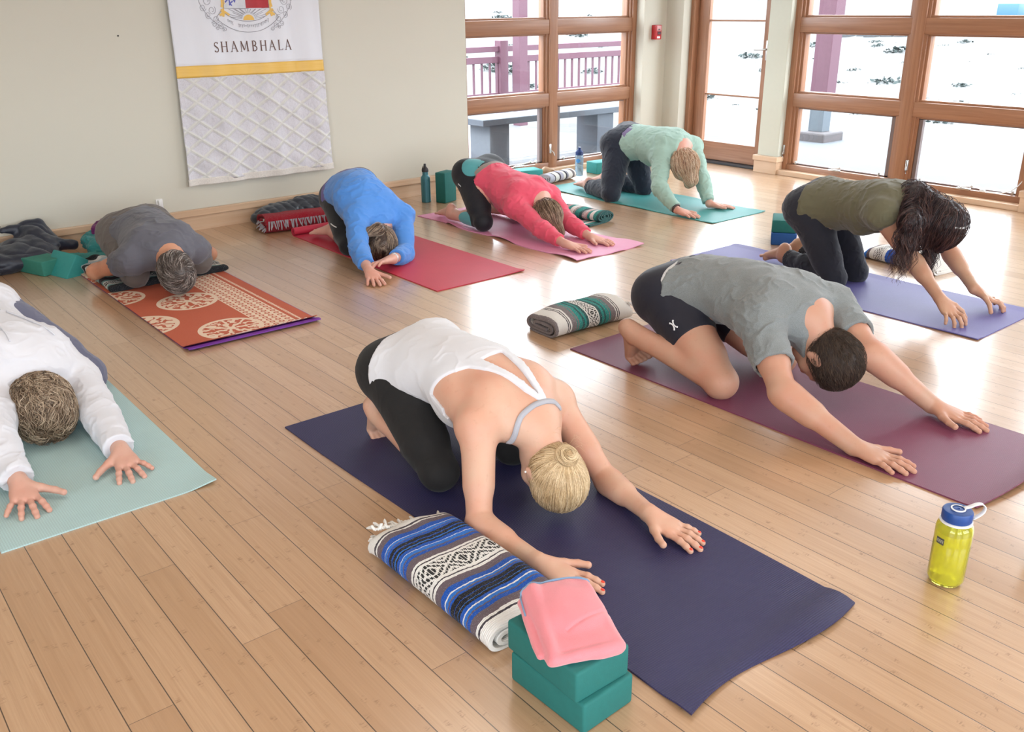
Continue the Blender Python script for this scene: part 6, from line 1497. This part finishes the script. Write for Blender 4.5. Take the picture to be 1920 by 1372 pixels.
strands('hair_locks', hG, roots_on(hv, 1500), flG, HG, hair, G.base, n=6, step=.008, r=.0013, lift=.004, jit=.3, gap=.006)

# ================================================================== person in the white shirt at the left edge
Hh = cast('H', 'person in a white long sleeved shirt with wavy hair, at the left edge', 1.0, (.60, .36, .28, 1), h=.0045, hh=.0026, spread=1.5, thigh=1.25, w=1.12, d=1.08, arm=1.08, face=(-.02, .72, -.69), crown=(0, -.68, -.73))
bottoms(Hh, 'trousers', M_cloth('blue grey trousers', (.13, .135, .20, 1), .85, st=.2, wr=1), off=.012, waist=.0, end=1.85, amp=.005, h=.0045)
WH = M_cloth('white knit shirt', (.66, .66, .70, 1), .8, st=.12, var=.015, wr=.8)
_, ho = top(Hh, 'long_sleeved_shirt', WH, off=.014, hem=-.10, neck=.985, sleeve=1.93, amp=.0065, fr=(9, 10, 12), h=.0045, extra=.008, seed=51, hollow=False, collar=.085, hipoff=.02)
for s_, x0_, x1_ in ((1, .035, .085), (-1, .035, .085)):
    pts = []
    for t_ in np.linspace(.45, .92, 9): c_, l_, d_, tt, w_, dd = Hh.T(t_); pts.append(c_ + l_ * s_ * lerp(x0_, x1_, (t_ - .45) / .5) * np.sign(l_[0]) + d_ * (dd + .02))
    ribbon('seam', ho, pts, .004, WH, Hh.ob, .0045, .0015, Hh.base)
c_, l_, d_, tt, w_, dd = Hh.T(.42)
for i in range(5): p = c_ + l_ * (i - 2) * .009 + d_ * (dd + .02); ribbon('tiny_lettering', ho, [p - l_ * .002, p + l_ * .002], .0018, M_plain('dark thread', (.20, .20, .22, 1), .6), Hh.ob, .0035, .0008, Hh.base, sub=2)
hH = cap(Hh, r=.018, front=(.060, .055), nape=-.075, bulk=(.006, .004, .004)); H, u, f, l = Hh.J['H'], Hh.hu, Hh.hf, Hh.hl
HW = M_hair('wavy brown blonde hair', (.10, .06, .035, 1), (.28, .19, .12, 1), (.62, .48, .34, 1))
hv = sdf_mesh(hH, .0035, lambda v: .004 * fbm(v * 38, 3)); hair = put('hair', hv, HW, Hh.ob, Hh.base)
cw2 = H - f * .02 + u * .10
def flH(P, i): r = P - cw2; return nrm_rows(r) * .8 + np.stack([np.sin(P[:, 1] * 90 + i), np.cos(P[:, 0] * 80 + i * .7), 0 * P[:, 0]], 1) * .5
strands('hair_locks', hH, roots_on(hv, 2600), flH, HW, hair, Hh.base, n=9, step=.009, r=.0012, lift=.004, jit=.25, gap=.008)
bpy.context.view_layer.update()
